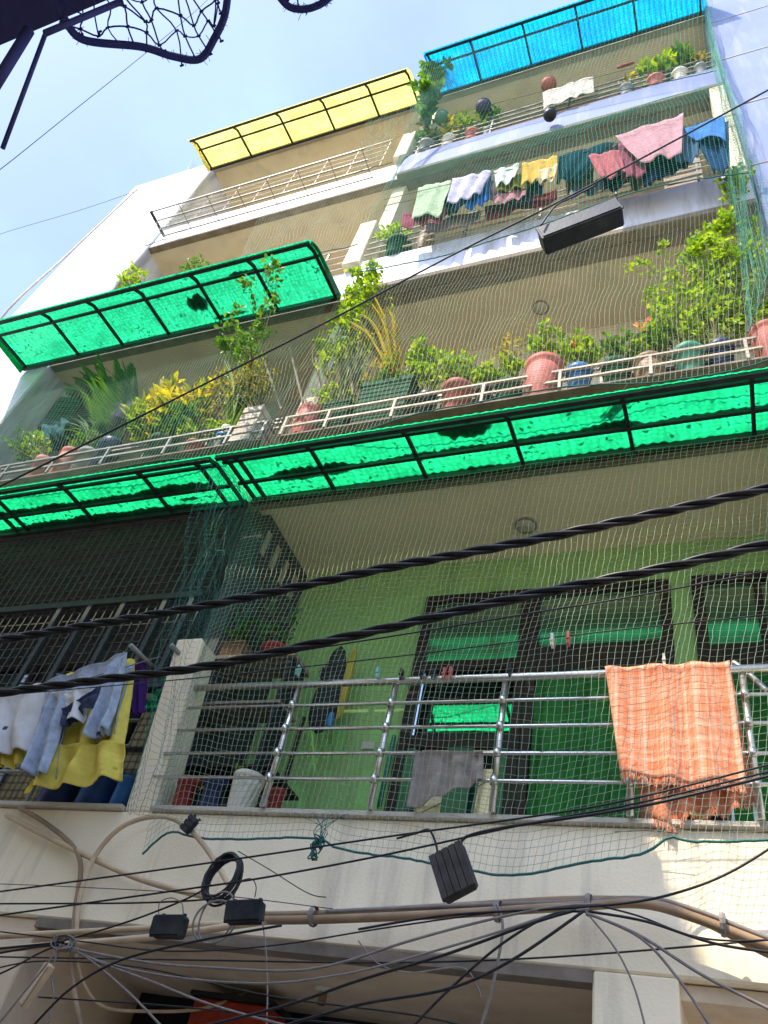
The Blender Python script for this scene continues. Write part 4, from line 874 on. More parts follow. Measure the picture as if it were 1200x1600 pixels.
# sheets, boxes on the second floor left
def rockbox(name, lab, x0, x1, y0_, y1_, Y, d, m, cat, rot=0):
    a = W((x0 + x1) / 2, y1_, Y); t = W((x0 + x1) / 2, y0_, Y); r = .5 * (x1 - x0) * depth(a) / FPX
    b = MB(); b.box(-r, r, 0, d, 0, t.z - a.z)
    for k in range(5): zz = (t.z - a.z) * (k + .5) / 5.5; b.box(-r * .9, r * .9, -.006, 0, zz, zz + .02)
    o = b.build(name, m, bevel=.012); o.location = a; o.rotation_euler = (0, 0, rot); tag(o, lab, cat); return o
rockbox('cooler_box', 'dark air cooler standing behind the palm at left', 55, 100, 628, 668, 4.25, .4, M['blackp'], 'air cooler', .3)
rockbox('air_conditioner', 'grey outdoor air conditioner unit behind the third-floor rail', 1040, 1098, 252, 288, 4.35, .3, M['brownp'], 'air conditioner')
for i, (pa, pb, lab) in enumerate((((478, 648), (453, 543), 'leftmost grey wooden stake leaning behind the salmon pot'), ((440, 640), (409, 552), 'grey stake at the right end of the grey rack'), ((505, 640), (494, 560), 'broad pale stake behind the olive trough'), ((520, 632), (540, 555), 'thin pale cane crossing behind the olive trough'), ((552, 618), (546, 560), 'pale post behind the dark green trough'))):
    a = W(*pa, 3.9); c = W(*pb, 3.92); o = MB().bar(a, c, .03, .02).build('wooden_stake', M['stake']); tag(o, lab, 'stake', 'stakes among the second floor plants')
# straw bundle and rag on the green awning
b = MB(); c = W(958, 655, 3.55); c.z = 4.76
for k in range(26):
    a = R.gauss(.9, .25); l = R.uniform(.1, .34); d = Vector((math.cos(a), math.sin(a) * -.9, R.uniform(-.02, .05))); p = c + Vector((R.uniform(-.04, .04), R.uniform(-.03, .03), R.uniform(0, .03))); b.tube([p - d * l * .5, p + d * l * .5], .003, 4)
o = b.build('straw_bundle', mat('dry_straw', (.30, .26, .10), .8)); tag(o, 'bundle of dry straw lying on the bright green awning', 'straw')

# ================================================================== LAUNDRY
def cloth(name, label, tl, tr, br, bl, Y, m, cat, folds=5, amp=.03, rag=.03, group=None, seed=0, hem=None, back=0, nu=44, nv=26, top_w=.0, fn2=None):
    TL, TR, BR, BL = (W(*p, Y) for p in (tl, tr, br, bl)); b = MB()
    def fn(u, v):
        e = v * (1 + rag * noise.noise((u * 2.6, seed, 3.3)) * 2.0)
        p = TL.lerp(TR, u).lerp(BL.lerp(BR, u), e)
        fo = math.sin(u * folds * 6.283 + 2.5 * noise.noise((u * 3, v * .8, seed)) + seed) * amp * (.35 + .65 * v)
        fo += .6 * amp * noise.noise((u * folds * 2.2, v * 2.5, seed + 5)) + .10 * amp * noise.noise((u * 22, v * 12, seed))
        p = p + Vector((0, fo - .02 * math.exp(-v * 14) , -.012 * abs(math.sin(u * 9 + seed)) * (1 - v)))
        return p
    b.grid(fn, nu, nv)
    if back:
        def fb(u, v):
            p = fn(u, v * back); p.y = 2 * Y - p.y + .05 + .02 * v; return p
        o0 = len(b.v); b.grid(fb, nu, nv)
    root = b.build(name, m, smooth=True, solid=.004)
    tag(root, label, cat, group)
    if hem:      # fringe threads
        fb_ = MB(); rnd = random.Random(seed)
        for i in range(320):
            u = rnd.random(); p = Vector(fn(u, 1)); l = rnd.uniform(.02, .045); fb_.tube([p + Vector((0, 0, .004)), p + Vector((rnd.gauss(0, .006), rnd.gauss(0, .004), -l))], .0012, 3)
        fb_.build('fringe', m, root)
    return root
cO = cloth_mat('orange_check_cloth', (.78, .24, .11), .22, .1, check=22, col2=(.86, .56, .40))
cloth('orange_cloth', 'orange checked cloth with fringed hem draped over the first-floor railing', (946, 1044), (1140, 1034), (1166, 1225), (970, 1210), 3.885, cO, 'cloth', 3, .022, .02, seed=3, hem=True)
cloth('orange_cloth', 'inner layer of orange cloth hanging lower behind the fringed one', (948, 1050), (1142, 1040), (1180, 1255), (1008, 1275), 3.965, cO, 'cloth', 4, .03, .06, seed=8, hem=True)
cG = cloth_mat('grey_terry_towel', (.30, .25, .21), .1, .2, weave=150)
cloth('grey_towel', 'grey terry towel hung over the third rail left of a post', (651, 1174), (757, 1175), (755, 1218), (637, 1264), 3.90, cG, 'towel', 3, .026, .04, seed=5)
# clothes on the left bay line
cw = cloth_mat('white_cotton', (.72, .70, .68), .3, .05); cyl = cloth_mat('yellow_cotton', (.78, .64, .13), .3, .1); cden = cloth_mat('pale_denim', (.34, .38, .45), .08, .22, weave=90); cdd = cloth_mat('dark_denim', (.05, .06, .10), .05, .25)
GLn = 'washing on the left first-floor line'
cloth('white_shirt', 'white T-shirt with a small dark hem label on the left line', (-12, 1096), (78, 1066), (56, 1172), (-20, 1176), 3.70, cw, 'shirt', 2, .035, .04, GLn, 2)
p = W(11, 1140, 3.655); o = MB().box(p.x - .018, p.x + .018, p.y - .022, p.y - .018, p.z - .012, p.z + .012).build('hem_label', M['navy'])
o.parent = bpy.data.objects['white_shirt']
cloth('yellow_dress', 'yellow flounced dress with scalloped hem on the left line', (108, 1058), (214, 1033), (186, 1205), (60, 1232), 3.80, cyl, 'dress', 2.3, .05, .08, GLn, 4)
o = cloth('flounce', '', (66, 1165), (196, 1160), (186, 1212), (34, 1234), 3.755, cyl, 'dress', 3.1, .045, .09, None, 14); del o['label']; del o['category']; o.parent = bpy.data.objects['yellow_dress']
cloth('yellow_scarf', 'yellow cloth hanging below the white T-shirt', (-20, 1150), (50, 1140), (44, 1190), (-20, 1204), 3.78, cyl, 'scarf', 3, .03, .08, GLn, 9)
cloth('purple_shirt', 'dark purple shirt behind the yellow dress', (186, 1040), (232, 1034), (226, 1112), (192, 1118), 3.90, cloth_mat('purple_cotton', (.05, .02, .10), .1), 'shirt', 2, .02, .04, GLn, 6)
jk = cloth('denim_jacket', 'pale denim jacket with dangling sleeves over the yellow dress', (78, 1066), (200, 1020), (186, 1060), (84, 1112), 3.72, cden, 'jacket', 2, .03, .06, GLn, 11)
def sleeve(par, pts, r0, r1, m):
    b = MB(); line = spline([W(px, py, Y) for px, py, Y in pts], 8)
    b.tube(line, lambda t: (r0 + (r1 - r0) * t) * (1 + .10 * math.sin(t * 31) + .06 * math.sin(t * 57 + 1)), 14)
    o = b.build('sleeve', m, par, smooth=True); return o
for q4, sd in ((((74, 1082), (112, 1072), (76, 1206), (32, 1214)), 41), (((168, 1048), (203, 1022), (168, 1146), (130, 1152)), 47)):
    o = cloth('sleeve', '', *q4, 3.69, cden, 'x', 1.5, .045, .05, None, sd, back=.96); del o['label']; del o['category']; o.parent = jk
o = cloth('lining', '', (84, 1082), (140, 1075), (128, 1128), (88, 1120), 3.68, cw, 'x', 1, .04, .05, None, 13); del o['label']; del o['category']; o.parent = jk
o = cloth('lining', '', (98, 1108), (160, 1074), (150, 1100), (96, 1136), 3.67, cdd, 'x', 1, .04, .05, None, 19); del o['label']; del o['category']; o.parent = jk
def bracket(pa, pb, Y0_, Y1_, lab):
    o = MB().tube([W(*pa, Y0_), W(*pb, Y1_)], .018, 8).build('clothes_bracket', M['irongrey'], smooth=True); tag(o, lab, 'bracket', 'iron clothes brackets')
bracket((246, 1050), (204, 1008), 4.0, 3.70, 'rusty iron bracket arm ending at the denim jacket')
bracket((297, 1040), (268, 1008), 3.95, 3.72, 'rusty iron bracket arm on the pillar top')
# third floor washing
C3 = lambda n, c, **k: cloth_mat(n, c, .25, .15, **k)
G3 = 'washing on the third-floor lines'
wash = [
 ('pale_green_sheet', 'pale mint sheet at the left of the third-floor washing', (654, 294), (706, 284), (694, 318), (644, 326), 3.78, (.50, .62, .42), 'sheet'),
 ('white_shirt', 'lavender white shirt hanging right of the mint sheet', (708, 282), (768, 268), (754, 290), (700, 308), 3.74, (.62, .58, .70), 'shirt'),
 ('navy_trousers', 'dark trousers drooping behind the lavender shirt', (710, 290), (768, 276), (764, 300), (704, 318), 3.86, (.03, .04, .10), 'trousers'),
 ('blue_shorts', 'small bright blue shorts among the left washing', (730, 300), (764, 296), (762, 310), (728, 318), 3.82, (.04, .16, .5), 'shorts'),
 ('white_vest', 'white vest between the lavender shirt and yellow cloth', (772, 268), (812, 258), (806, 274), (774, 284), 3.75, (.70, .74, .68), 'vest'),
 ('yellow_cloth', 'gathered mustard yellow cloth on the third-floor line', (816, 258), (872, 246), (870, 268), (814, 280), 3.74, (.70, .46, .10), 'cloth'),
 ('cream_cloth', 'cream cloth tucked beneath the mustard cloth', (842, 268), (872, 260), (868, 274), (842, 280), 3.72, (.74, .62, .42), 'cloth'),
 ('olive_shirt', 'olive green shirt below the white vest', (772, 283), (842, 268), (838, 282), (776, 296), 3.80, (.20, .20, .04), 'shirt'),
 ('teal_shirt', 'long dark teal shirt right of the mustard cloth', (872, 246), (962, 222), (914, 262), (870, 274), 3.76, (.02, .06, .08), 'shirt'),
 ('red_blouse', 'dusty red blouse below the big pink shirt', (920, 246), (968, 236), (976, 258), (936, 270), 3.74, (.50, .16, .18), 'blouse'),
 ('pink_shirt', 'big pink shirt pulled wide on the third-floor line', (962, 215), (1068, 180), (1066, 222), (992, 240), 3.70, (.62, .34, .38), 'shirt'),
 ('navy_jeans', 'dark navy jeans hanging behind the pink shirt', (1000, 226), (1090, 200), (1078, 244), (1004, 270), 3.84, (.02, .03, .07), 'jeans'),
 ('blue_shirt', 'bright blue shirt at the right end of the washing', (1070, 204), (1132, 182), (1134, 206), (1076, 212), 3.72, (.10, .26, .62), 'shirt'),
 ('denim_trousers', 'dark denim trousers at the right end of the washing', (1078, 206), (1138, 190), (1140, 240), (1110, 252), 3.80, (.03, .07, .16), 'trousers'),
 ('maroon_skirt', 'maroon scalloped cloth hung over the low third-floor rail', (758, 326), (870, 298), (870, 308), (758, 338), 3.90, (.34, .07, .10), 'skirt'),
 ('pink_rag', 'small pink and white rag above the maroon cloth', (772, 308), (824, 294), (822, 304), (772, 316), 3.84, (.5, .26, .30), 'rag'),
 ('red_shawl', 'dusky red patterned shawl at the left end of the washing', (630, 336), (700, 324), (690, 340), (628, 350), 3.84, (.36, .10, .14), 'shawl'),
 ('grey_sheet', 'pale blue-grey sheet over the rail above the black box', (892, 294), (974, 272), (974, 286), (892, 304), 3.92, (.34, .40, .52), 'sheet'),
 ('white_frill', 'row of white and pink frilly small things over the low rail', (664, 352), (752, 330), (750, 340), (664, 362), 3.92, (.55, .42, .42), 'cloth'),

 ('dark_shirt', 'nearly black shirt between the mint sheet and lavender shirt', (690, 296), (722, 286), (716, 318), (690, 326), 3.88, (.03, .035, .05), 'shirt'),
 ('grey_trousers', 'dull grey trousers behind the white vest', (756, 276), (800, 264), (796, 296), (758, 304), 3.88, (.16, .15, .16), 'trousers'),
 ('brown_shirt', 'brown checked shirt behind the dark teal shirt', (880, 250), (930, 236), (926, 272), (884, 284), 3.88, (.16, .09, .05), 'shirt'),
 ('black_trousers', 'black trousers hanging between the teal shirt and pink shirt', (934, 238), (984, 222), (984, 268), (940, 282), 3.87, (.02, .022, .03), 'trousers'),
 ('plum_top', 'plum coloured top overlapped by the pink shirt', (966, 226), (1012, 212), (1010, 254), (972, 264), 3.80, (.30, .09, .14), 'top'),
 ('steel_blue_shirt', 'steel blue shirt between the pink shirt and bright blue shirt', (1052, 208), (1092, 196), (1092, 232), (1054, 240), 3.78, (.08, .14, .24), 'shirt'),
 ('tan_towel', 'tan towel folded over the low third-floor rail near the air conditioner', (984, 276), (1036, 262), (1036, 276), (986, 290), 3.92, (.46, .34, .18), 'towel'),
 ('dark_cloth', 'dark cloth hung low below the yellow and olive pieces', (800, 296), (850, 283), (848, 300), (802, 312), 3.88, (.07, .05, .09), 'cloth'),
]
for i, (n, lab, a, b_, c, d, Y, col, cat) in enumerate(wash):
    g_x = lambda t, q: (q[0] + (q[0] - t[0]) * .25, q[1] + (q[1] - t[1]) * .45)
    c, d = g_x(b_, c), g_x(a, d)
    cloth(n, lab, a, b_, c, d, Y - (.15 if Y < 3.9 else .05), C3(n + '_cloth', col), cat, R.choice((1.3, 1.8, 2.4)), .026, .06, G3, seed=20 + i * 3, nu=30, nv=14)
cloth('white_cloth', 'plain white cloth pegged over the top-right slim rail', (848, 146), (927, 120), (928, 142), (849, 168), 3.90, C3('white_linen', (.74, .68, .60)), 'cloth', 3, .02, .03, None, 77)
cloth('purple_sheet', 'greyish purple sheet heaped behind the left rack', (172, 640), (222, 625), (200, 650), (160, 668), 3.95, C3('mauve', (.22, .17, .26)), 'sheet', 3, .06, .1, None, 81)
cloth('teal_tarp', 'faded teal tarp slung beside the palm at left', (66, 668), (108, 656), (98, 680), (60, 690), 3.9, C3('faded_teal', (.10, .22, .24)), 'tarp', 3, .06, .1, None, 83)
for pa, pb, Yl, lab in (((600, 312), (1150, 178), 3.6, 'front washing line of the third floor'), ((600, 322), (1150, 196), 3.72, 'rear washing line of the third floor'), ((-60, 1112), (250, 1026), 3.72, 'washing line of the left first-floor bay'), ((640, 196), (1110, 74), 3.9, 'thin line strung along the top-right balcony')):
    a, c = W(*pa, Yl), W(*pb, Yl); m_ = a.lerp(c, .5); m_.z -= .02
    o = MB().tube(spline([a, m_, c], 8), .004, 5).build('clothes_line', M['cablegrey']); tag(o, lab, 'clothes line', 'washing lines')
# pegs
def peg(px, py, Y, col, lab, gp):
    c = W(px, py, Y); b = MB(); b.box(c.x - .006, c.x - .001, c.y - .02, c.y + .02, c.z - .03, c.z + .045); b.box(c.x + .001, c.x + .006, c.y - .02, c.y + .02, c.z - .03, c.z + .045); b.tube([(c.x - .01, c.y - .022, c.z), (c.x + .01, c.y - .022, c.z)], .006, 6)
    o = b.build('clothes_peg', col); tag(o, lab, 'peg', gp)
GP = 'clothes pegs on the stainless rail'
pg = mat('mint_peg_plastic', (.25, .5, .45), .5); pd = M['blackp']; pr = mat('red_peg_plastic', (.5, .12, .1), .5); pw_ = M['creamp']
for px, py, m, lab in ((466, 1050, pg, 'mint peg at the left of the stainless rail'), (503, 1053, pd, 'dark peg on the rail near the yellow bag'), (590, 1053, pg, 'mint peg on the rail above a post'), (627, 1056, pd, 'dark peg on the rail over the green wall'), (660, 1055, pd, 'first dark peg left of the red pegs'), (677, 1055, pd, 'second dark peg left of the red pegs'), (694, 1055, pr, 'red peg of the rail cluster, left one'), (704, 1053, pr, 'red peg of the rail cluster, right one'), (797, 1050, pd, 'dark peg alone on the right half of the rail'), (1038, 1034, pw_, 'pale wooden peg on top of the orange cloth')):
    peg(px, py, 3.905, m, lab, GP)
peg(863, 1003, 3.4, pw_, 'white peg hanging on the wire before the dark transom', 'pegs on the wire'); peg(888, 1000, 3.4, pr, 'pinkish peg hanging on the wire before the dark transom', 'pegs on the wire')

# ================================================================== CABLES, PIPES AND BOXES
def wire(pts, r, m, label, cat='cable', name='cable', group='cables strung before the facade', n=7, k=8):
    line = spline([W(px, py, Y) for px, py, Y in pts], k); o = MB().tube(line, r * (.66 if cat == 'cable' else 1), n).build(name, m, smooth=True); tag(o, label, cat, group); return o
def twisted(pts, r, R_, strands, pitch, m, label):
    line = spline([W(px, py, Y) for px, py, Y in pts], 60); b = MB(); d = 0; ang = [0]
    for p, q in zip(line, line[1:]): d += (q - p).length; ang.append(d / pitch * 6.283)
    a = (line[1] - line[0]).orthogonal().normalized()
    frames = []
    for i, p in enumerate(line):
        t = (line[min(i + 1, len(line) - 1)] - line[max(0, i - 1)]).normalized(); a = (a - t * a.dot(t)).normalized(); frames.append((p, a.copy(), t.cross(a)))
    for s in range(strands):
        pts2 = [p + (u * math.cos(ang[i] + s * 6.283 / strands) + v * math.sin(ang[i] + s * 6.283 / strands)) * R_ for i, (p, u, v) in enumerate(frames)]
        b.tube(pts2, r, 8)
    o = b.build('twisted_cable', m, smooth=True); tag(o, label, 'cable', 'thick twisted power cables'); return o
twisted([(-120, 1020, 2.0), (0, 1000, 2.0), (150, 975, 2.0), (300, 950, 2.0), (450, 920, 2.0), (600, 888, 2.0), (760, 858, 2.0), (900, 830, 2.0), (1050, 797, 2.0), (1200, 763, 2.0), (1330, 733, 2.0)], .0082, .0100, 3, .36, M['cable'], 'upper thick twisted black power cable crossing below the soffit')
twisted([(-120, 1102, 2.0), (0, 1083, 2.0), (150, 1063, 2.0), (330, 1040, 2.0), (500, 1004, 2.0), (620, 978, 2.0), (760, 945, 2.0), (900, 915, 2.0), (1050, 885, 2.0), (1200, 850, 2.0), (1330, 822, 2.0)], .0080, .0098, 3, .40, M['cable'], 'lower thick twisted power cable running past the pillar')
cw_ = [
 ([(-60, 785, 2.5), (0, 760, 2.5), (300, 610, 2.5), (520, 498, 2.5), (700, 402, 2.5), (860, 322, 2.5), (960, 270, 2.5), (1100, 195, 2.5), (1220, 130, 2.5)], .011, 'cable', 'long black cable rising from left to the top right corner'),
 ([(-40, 290, .8), (0, 265, .8), (110, 177, .8), (225, 85, .8), (300, 22, .8), (345, -20, .8)], .0035, 'cable', 'thin black wire crossing the open sky at top left'),
 ([(-60, 1086, 2.6), (0, 1082, 2.6), (300, 1042, 2.6), (600, 996, 2.6), (830, 958, 2.6), (1000, 930, 2.6), (1260, 880, 2.6)], .0055, 'cable', 'thin wire just below the lower twisted cable'),
 ([(-60, 1092, 3.4), (100, 1078, 3.4), (320, 1058, 3.4), (600, 1028, 3.4), (888, 993, 3.4), (1200, 960, 3.4), (1260, 952, 3.4)], .0055, 'cable', 'thin clothes wire carrying the white and pink pegs'),
 ([(-40, 1398, 3.1), (0, 1393, 3.1), (300, 1352, 3.1), (600, 1308, 3.1), (830, 1276, 3.1), (980, 1250, 3.1), (1240, 1185, 3.1)], .0065, 'cable', 'upper of the paired black wires crossing the white beam'),
 ([(-40, 1436, 3.1), (0, 1430, 3.1), (300, 1388, 3.1), (420, 1370, 3.1), (600, 1336, 3.1), (830, 1286, 3.1), (1000, 1254, 3.1), (1240, 1196, 3.1)], .0065, 'cable', 'lower of the paired black wires crossing the white beam'),
 ([(720, 1316, 3.1), (735, 1305, 3.1), (800, 1291, 3.1), (1000, 1260, 3.1), (1240, 1203, 3.1)], .010, 'cable', 'thicker black lead running right from the ribbed black box'),
 ([(684, 1340, 3.1), (681, 1318, 3.1), (670, 1297, 3.1), (650, 1302, 3.1), (620, 1310, 3.1)], .007, 'cable', 'short curled lead at the left of the ribbed black box'),
 ([(-40, 1412, 3.3), (0, 1412, 3.3), (200, 1411, 3.3), (315, 1406, 3.3), (330, 1400, 3.3)], .0065, 'cable', 'level black wire at left ending at the coil'),
 ([(-40, 1494, 3.2), (0, 1489, 3.2), (90, 1472, 3.2), (200, 1440, 3.2), (290, 1405, 3.2), (330, 1382, 3.2)], .0065, 'cable', 'black wire climbing from lower left to the coil'),
 ([(-40, 1492, 3.2), (0, 1495, 3.2), (300, 1500, 3.2), (600, 1504, 3.2), (870, 1495, 3.2), (1240, 1465, 3.2)], .0055, 'cable', 'thin straight wire across the ground-floor soffit'),
 ([(90, 1475, 3.0), (140, 1488, 3.0), (240, 1505, 3.0), (330, 1512, 3.0), (450, 1517, 3.0), (530, 1505, 3.0), (640, 1470, 3.0), (760, 1438, 3.0), (860, 1418, 3.0), (940, 1412, 3.0)], .0075, 'cablegrey', 'grey double wire sagging under the brown pipes'),
 ([(90, 1475, 3.0), (150, 1500, 3.0), (230, 1520, 3.0), (330, 1533, 3.0), (430, 1536, 3.0), (520, 1525, 3.0), (600, 1508, 3.0), (760, 1462, 3.0), (860, 1430, 3.0), (920, 1420, 3.0)], .0065, 'cablegrey', 'lower grey wire sagging across the soffit'),
 ([(90, 1475, 3.0), (130, 1492, 3.0), (200, 1550, 3.0), (260, 1612, 3.0)], .007, 'cablegrey', 'grey wire dropping steeply from the wire knot at left'),
 ([(95, 1475, 3.0), (160, 1505, 3.0), (240, 1535, 3.0), (330, 1570, 3.0), (460, 1606, 3.0)], .007, 'cablegrey', 'grey wire dropping gently from the wire knot at left'),
 ([(-30, 1485, 3.0), (40, 1478, 3.0), (100, 1472, 3.0)], .008, 'cable', 'upper black wire feeding the wire knot from the left'),
 ([(-30, 1495, 3.0), (40, 1482, 3.0), (105, 1475, 3.0)], .007, 'cable', 'lower black wire feeding the wire knot from the left'),
 ([(-10, 1610, 2.9), (30, 1560, 2.9), (70, 1510, 2.9), (95, 1476, 2.9)], .006, 'cablegrey', 'grey wire rising from the bottom left corner to the knot'),
 ([(45, 1610, 2.9), (110, 1545, 2.9), (190, 1500, 2.9), (310, 1470, 2.9), (440, 1446, 2.9)], .0075, 'cable', 'dark wire rising from bottom left to the brown pipe'),
 ([(-20, 1530, 3.0), (20, 1512, 3.0), (60, 1490, 3.0), (95, 1475, 3.0)], .006, 'cable', 'dark wire leaving the knot toward the lower left'),
 ([(60, 1558, 3.0), (200, 1567, 3.0), (300, 1575, 3.0), (430, 1590, 3.0), (560, 1602, 3.0)], .005, 'cable', 'thin dark wire from the beige meter box to the right'),
 ([(300, 1608, 2.9), (450, 1570, 2.9), (560, 1532, 2.9), (700, 1490, 2.9), (830, 1443, 2.9), (900, 1422, 2.9)], .008, 'cable', 'black wire fanning down left from the bracket, upper one'),
 ([(420, 1610, 2.9), (560, 1570, 2.9), (700, 1545, 2.9), (800, 1500, 2.9), (910, 1425, 2.9)], .008, 'cable', 'black wire fanning down left from the bracket, middle one'),
 ([(640, 1610, 2.9), (700, 1548, 2.9), (780, 1478, 2.9), (860, 1430, 2.9), (915, 1424, 2.9)], .007, 'cable', 'black wire fanning steeply down left from the bracket'),
 ([(920, 1428, 2.9), (1000, 1465, 2.9), (1060, 1530, 2.9), (1115, 1612, 2.9)], .007, 'cablegrey', 'grey wire falling steeply right from the bracket'),
 ([(920, 1428, 2.9), (1000, 1462, 2.9), (1100, 1525, 2.9), (1230, 1590, 2.9)], .008, 'cablegrey', 'thick grey wire falling right toward the corner'),
 ([(920, 1424, 2.9), (1010, 1440, 2.9), (1120, 1475, 2.9), (1240, 1492, 2.9)], .007, 'cable', 'dark wire leaving the bracket level toward the right edge'),
 ([(560, 1452, 3.0), (700, 1430, 3.0), (900, 1418, 3.0), (1000, 1408, 3.0), (1080, 1388, 3.0), (1150, 1358, 3.0), (1230, 1308, 3.0)], .007, 'cable', 'dark wire sweeping up to the right edge over the beam'),
 ([(776, 1412, 3.1), (785, 1440, 3.1), (782, 1480, 3.1), (765, 1560, 3.1), (748, 1612, 3.1)], .0085, 'cablegrey', 'pale grey cable drooping straight down from the brown pipe'),
 ([(410, 1440, 3.2), (416, 1490, 3.2), (418, 1550, 3.2), (416, 1612, 3.2)], .005, 'cablegrey', 'thin pale cord hanging below the right small black box'),
 ([(372, 1330, 3.8), (420, 1358, 3.8), (480, 1395, 3.8), (510, 1402, 3.8)], .004, 'cable', 'very thin wire slanting along the beam by the coil'),
 ([(400, 1545, 4.9), (320, 1575, 4.6), (230, 1580, 4.4), (160, 1572, 4.2), (128, 1530, 4.05), (118, 1480, 3.95)], .014, 'conduit', 'fat brown hose curving under the soffit at left'),
 ([(-10, 380, 3.6), (0, 366, 3.6), (120, 330, 3.6), (215, 298, 3.6)], .006, 'cable', 'thin wire from the left edge to the top of the stair column'),
 ([(-30, 1520, 3.1), (60, 1502, 3.1), (220, 1512, 3.1), (420, 1556, 3.1), (640, 1585, 3.1), (760, 1612, 3.1)], .005, 'cable', 'thin black wire drooping through the middle of the ground-floor soffit'),
 ([(-30, 1452, 3.2), (120, 1470, 3.2), (260, 1486, 3.2), (420, 1478, 3.2), (600, 1450, 3.2), (780, 1424, 3.2)], .005, 'cable', 'thin wire winding just under the beige pipes'),
 ([(95, 1478, 3.0), (80, 1520, 3.0), (84, 1560, 3.0), (70, 1612, 3.0)], .006, 'cablegrey', 'grey wire dangling straight below the wire knot'),
 ([(560, 1470, 3.0), (590, 1505, 3.0), (640, 1520, 3.0), (720, 1512, 3.0), (745, 1540, 3.0), (752, 1560, 3.0)], .004, 'cablegrey', 'loose curly wire end near the pale drooping cable'),
 ([(940, 1416, 3.0), (1000, 1432, 3.0), (1080, 1462, 3.0), (1150, 1470, 3.0), (1240, 1466, 3.0)], .005, 'cable', 'thin dark wire crossing the sunlit beam at right'),
 ([(915, 1424, 2.9), (960, 1480, 2.9), (990, 1540, 2.9), (1010, 1612, 2.9)], .005, 'cablegrey', 'thinnest grey wire falling right of the white pillar'),
 ([(-30, 1380, 3.4), (120, 1386, 3.4), (330, 1398, 3.4), (520, 1420, 3.4)], .003, 'cable', 'hair-thin wire across the beam at left'),
 ([(960, 1300, 3.9), (1010, 1298, 3.9), (1060, 1302, 3.9)], .003, 'cable', 'short loose string under the orange cloth'),
]
for pts, r, mk, lab in cw_: wire(pts, r, M[mk], lab)
tag(wire([(-60, 620, 5), (0, 500, 3.98), (110, 394, 3.98), (216, 294, 3.98)], .03, M['ledge'], 'x'), 'thin drain pipe clamped to the left edge of the stair column', 'pipe')
# conduits on the white beam
def pipe(pts, r, m, label): return wire(pts, r, m, label, 'pipe', 'conduit_pipe', 'beige pipes on the white beam', 9, 9)
pipe([(-30, 1466, 3.86), (0, 1463, 3.86), (200, 1452, 3.86), (420, 1440, 3.86)], .016, M['conduit'], 'upper straight beige pipe entering from the left edge')
pipe([(-30, 1486, 3.84), (0, 1483, 3.84), (200, 1468, 3.84), (300, 1456, 3.84), (430, 1438, 3.84), (540, 1436, 3.84)], .018, M['conduit'], 'lower straight beige pipe entering from the left edge')
pipe([(410, 1438, 3.84), (520, 1436, 3.84), (700, 1428, 3.84), (900, 1416, 3.84), (1000, 1412, 3.84), (1080, 1432, 3.84), (1200, 1478, 3.84), (1300, 1515, 3.84)], .021, M['conduitbrown'], 'thickest brown pipe of the long bundle on the beam')
pipe([(410, 1430, 3.87), (520, 1427, 3.87), (700, 1417, 3.87), (900, 1406, 3.87), (1020, 1412, 3.86), (1100, 1440, 3.86), (1200, 1490, 3.86), (1300, 1535, 3.86)], .018, M['conduitbrown'], 'second brown pipe lying on the long bundle')
pipe([(510, 1425, 3.86), (700, 1416, 3.86), (880, 1410, 3.86), (1000, 1404, 3.86), (1080, 1420, 3.86), (1200, 1466, 3.86), (1300, 1500, 3.86)], .012, M['cablegrey'], 'dark thin cable riding along the top of the bundle')
pipe([(10, 1274, 3.93), (100, 1320, 3.93), (220, 1374, 3.93), (350, 1408, 3.92), (420, 1430, 3.9)], .017, M['conduit'], 'beige pipe slanting down right across the beam at left')
pipe([(118, 1500, 3.90), (120, 1440, 3.90), (128, 1390, 3.90), (150, 1335, 3.90), (190, 1292, 3.90), (240, 1276, 3.90), (280, 1284, 3.90), (318, 1320, 3.90), (358, 1385, 3.90), (362, 1412, 3.90)], .015, M['conduit'], 'beige hose looping in a wide arch over the beam')
pipe([(128, 1612, 3.88), (118, 1560, 3.88), (112, 1500, 3.88), (118, 1420, 3.90), (126, 1352, 3.92), (110, 1318, 3.93), (65, 1282, 3.94), (30, 1262, 3.95)], .015, M['conduitbrown'], 'brownish hose rising the full height of the beam at left')
# ties on the bundle
for px, py in ((490, 1432), (778, 1424), (920, 1414), (1130, 1445)):
    o = MB().lathe([(.046, -.012), (.05, 0), (.046, .012)], (0, 0, 0), 14).build('wire_tie', M['cablegrey']); o.location = W(px, py, 3.845); o.rotation_euler = (0, math.pi / 2, 0); tag(o, 'twist of grey wire tying the brown pipe bundle', 'tie', 'ties on the pipe bundle')
# wall hook for the bundle
# black coil of cable
b = MB(); rnd = random.Random(3); c = W(347, 1372, 3.35); e = depth(c) / FPX
for k in range(9):
    ox, oz, rr, ph = rnd.gauss(0, 1.6) * e, rnd.gauss(0, 2) * e, rnd.uniform(.9, 1.08), rnd.uniform(-.2, .2); pts = []
    for i in range(33):
        a = i / 32 * 6.283; pts.append(c + Vector((ox + math.cos(a) * 26 * e * rr, rnd.gauss(0, .001) + k * .006 - .02 + .02 * math.sin(a + ph), oz + math.sin(a) * 31 * e * rr * 1.2)))
    b.tube(pts, .0062, 6, cap=False)
o = b.build('cable_coil', M['cable'], smooth=True); tag(o, 'coil of black cable hanging on the wires above the small boxes', 'cable coil')
b = MB(); c = W(335, 1440, 3.3); e = depth(c) / FPX
for k, (rx_, rz_) in enumerate(((38, 32), (30, 40))):
    b.tube([c + Vector((math.cos(i / 28 * 6.283) * rx_ * e, .01 * k, math.sin(i / 28 * 6.283) * rz_ * e + k * .02)) for i in range(29)], .005, 6, cap=False)
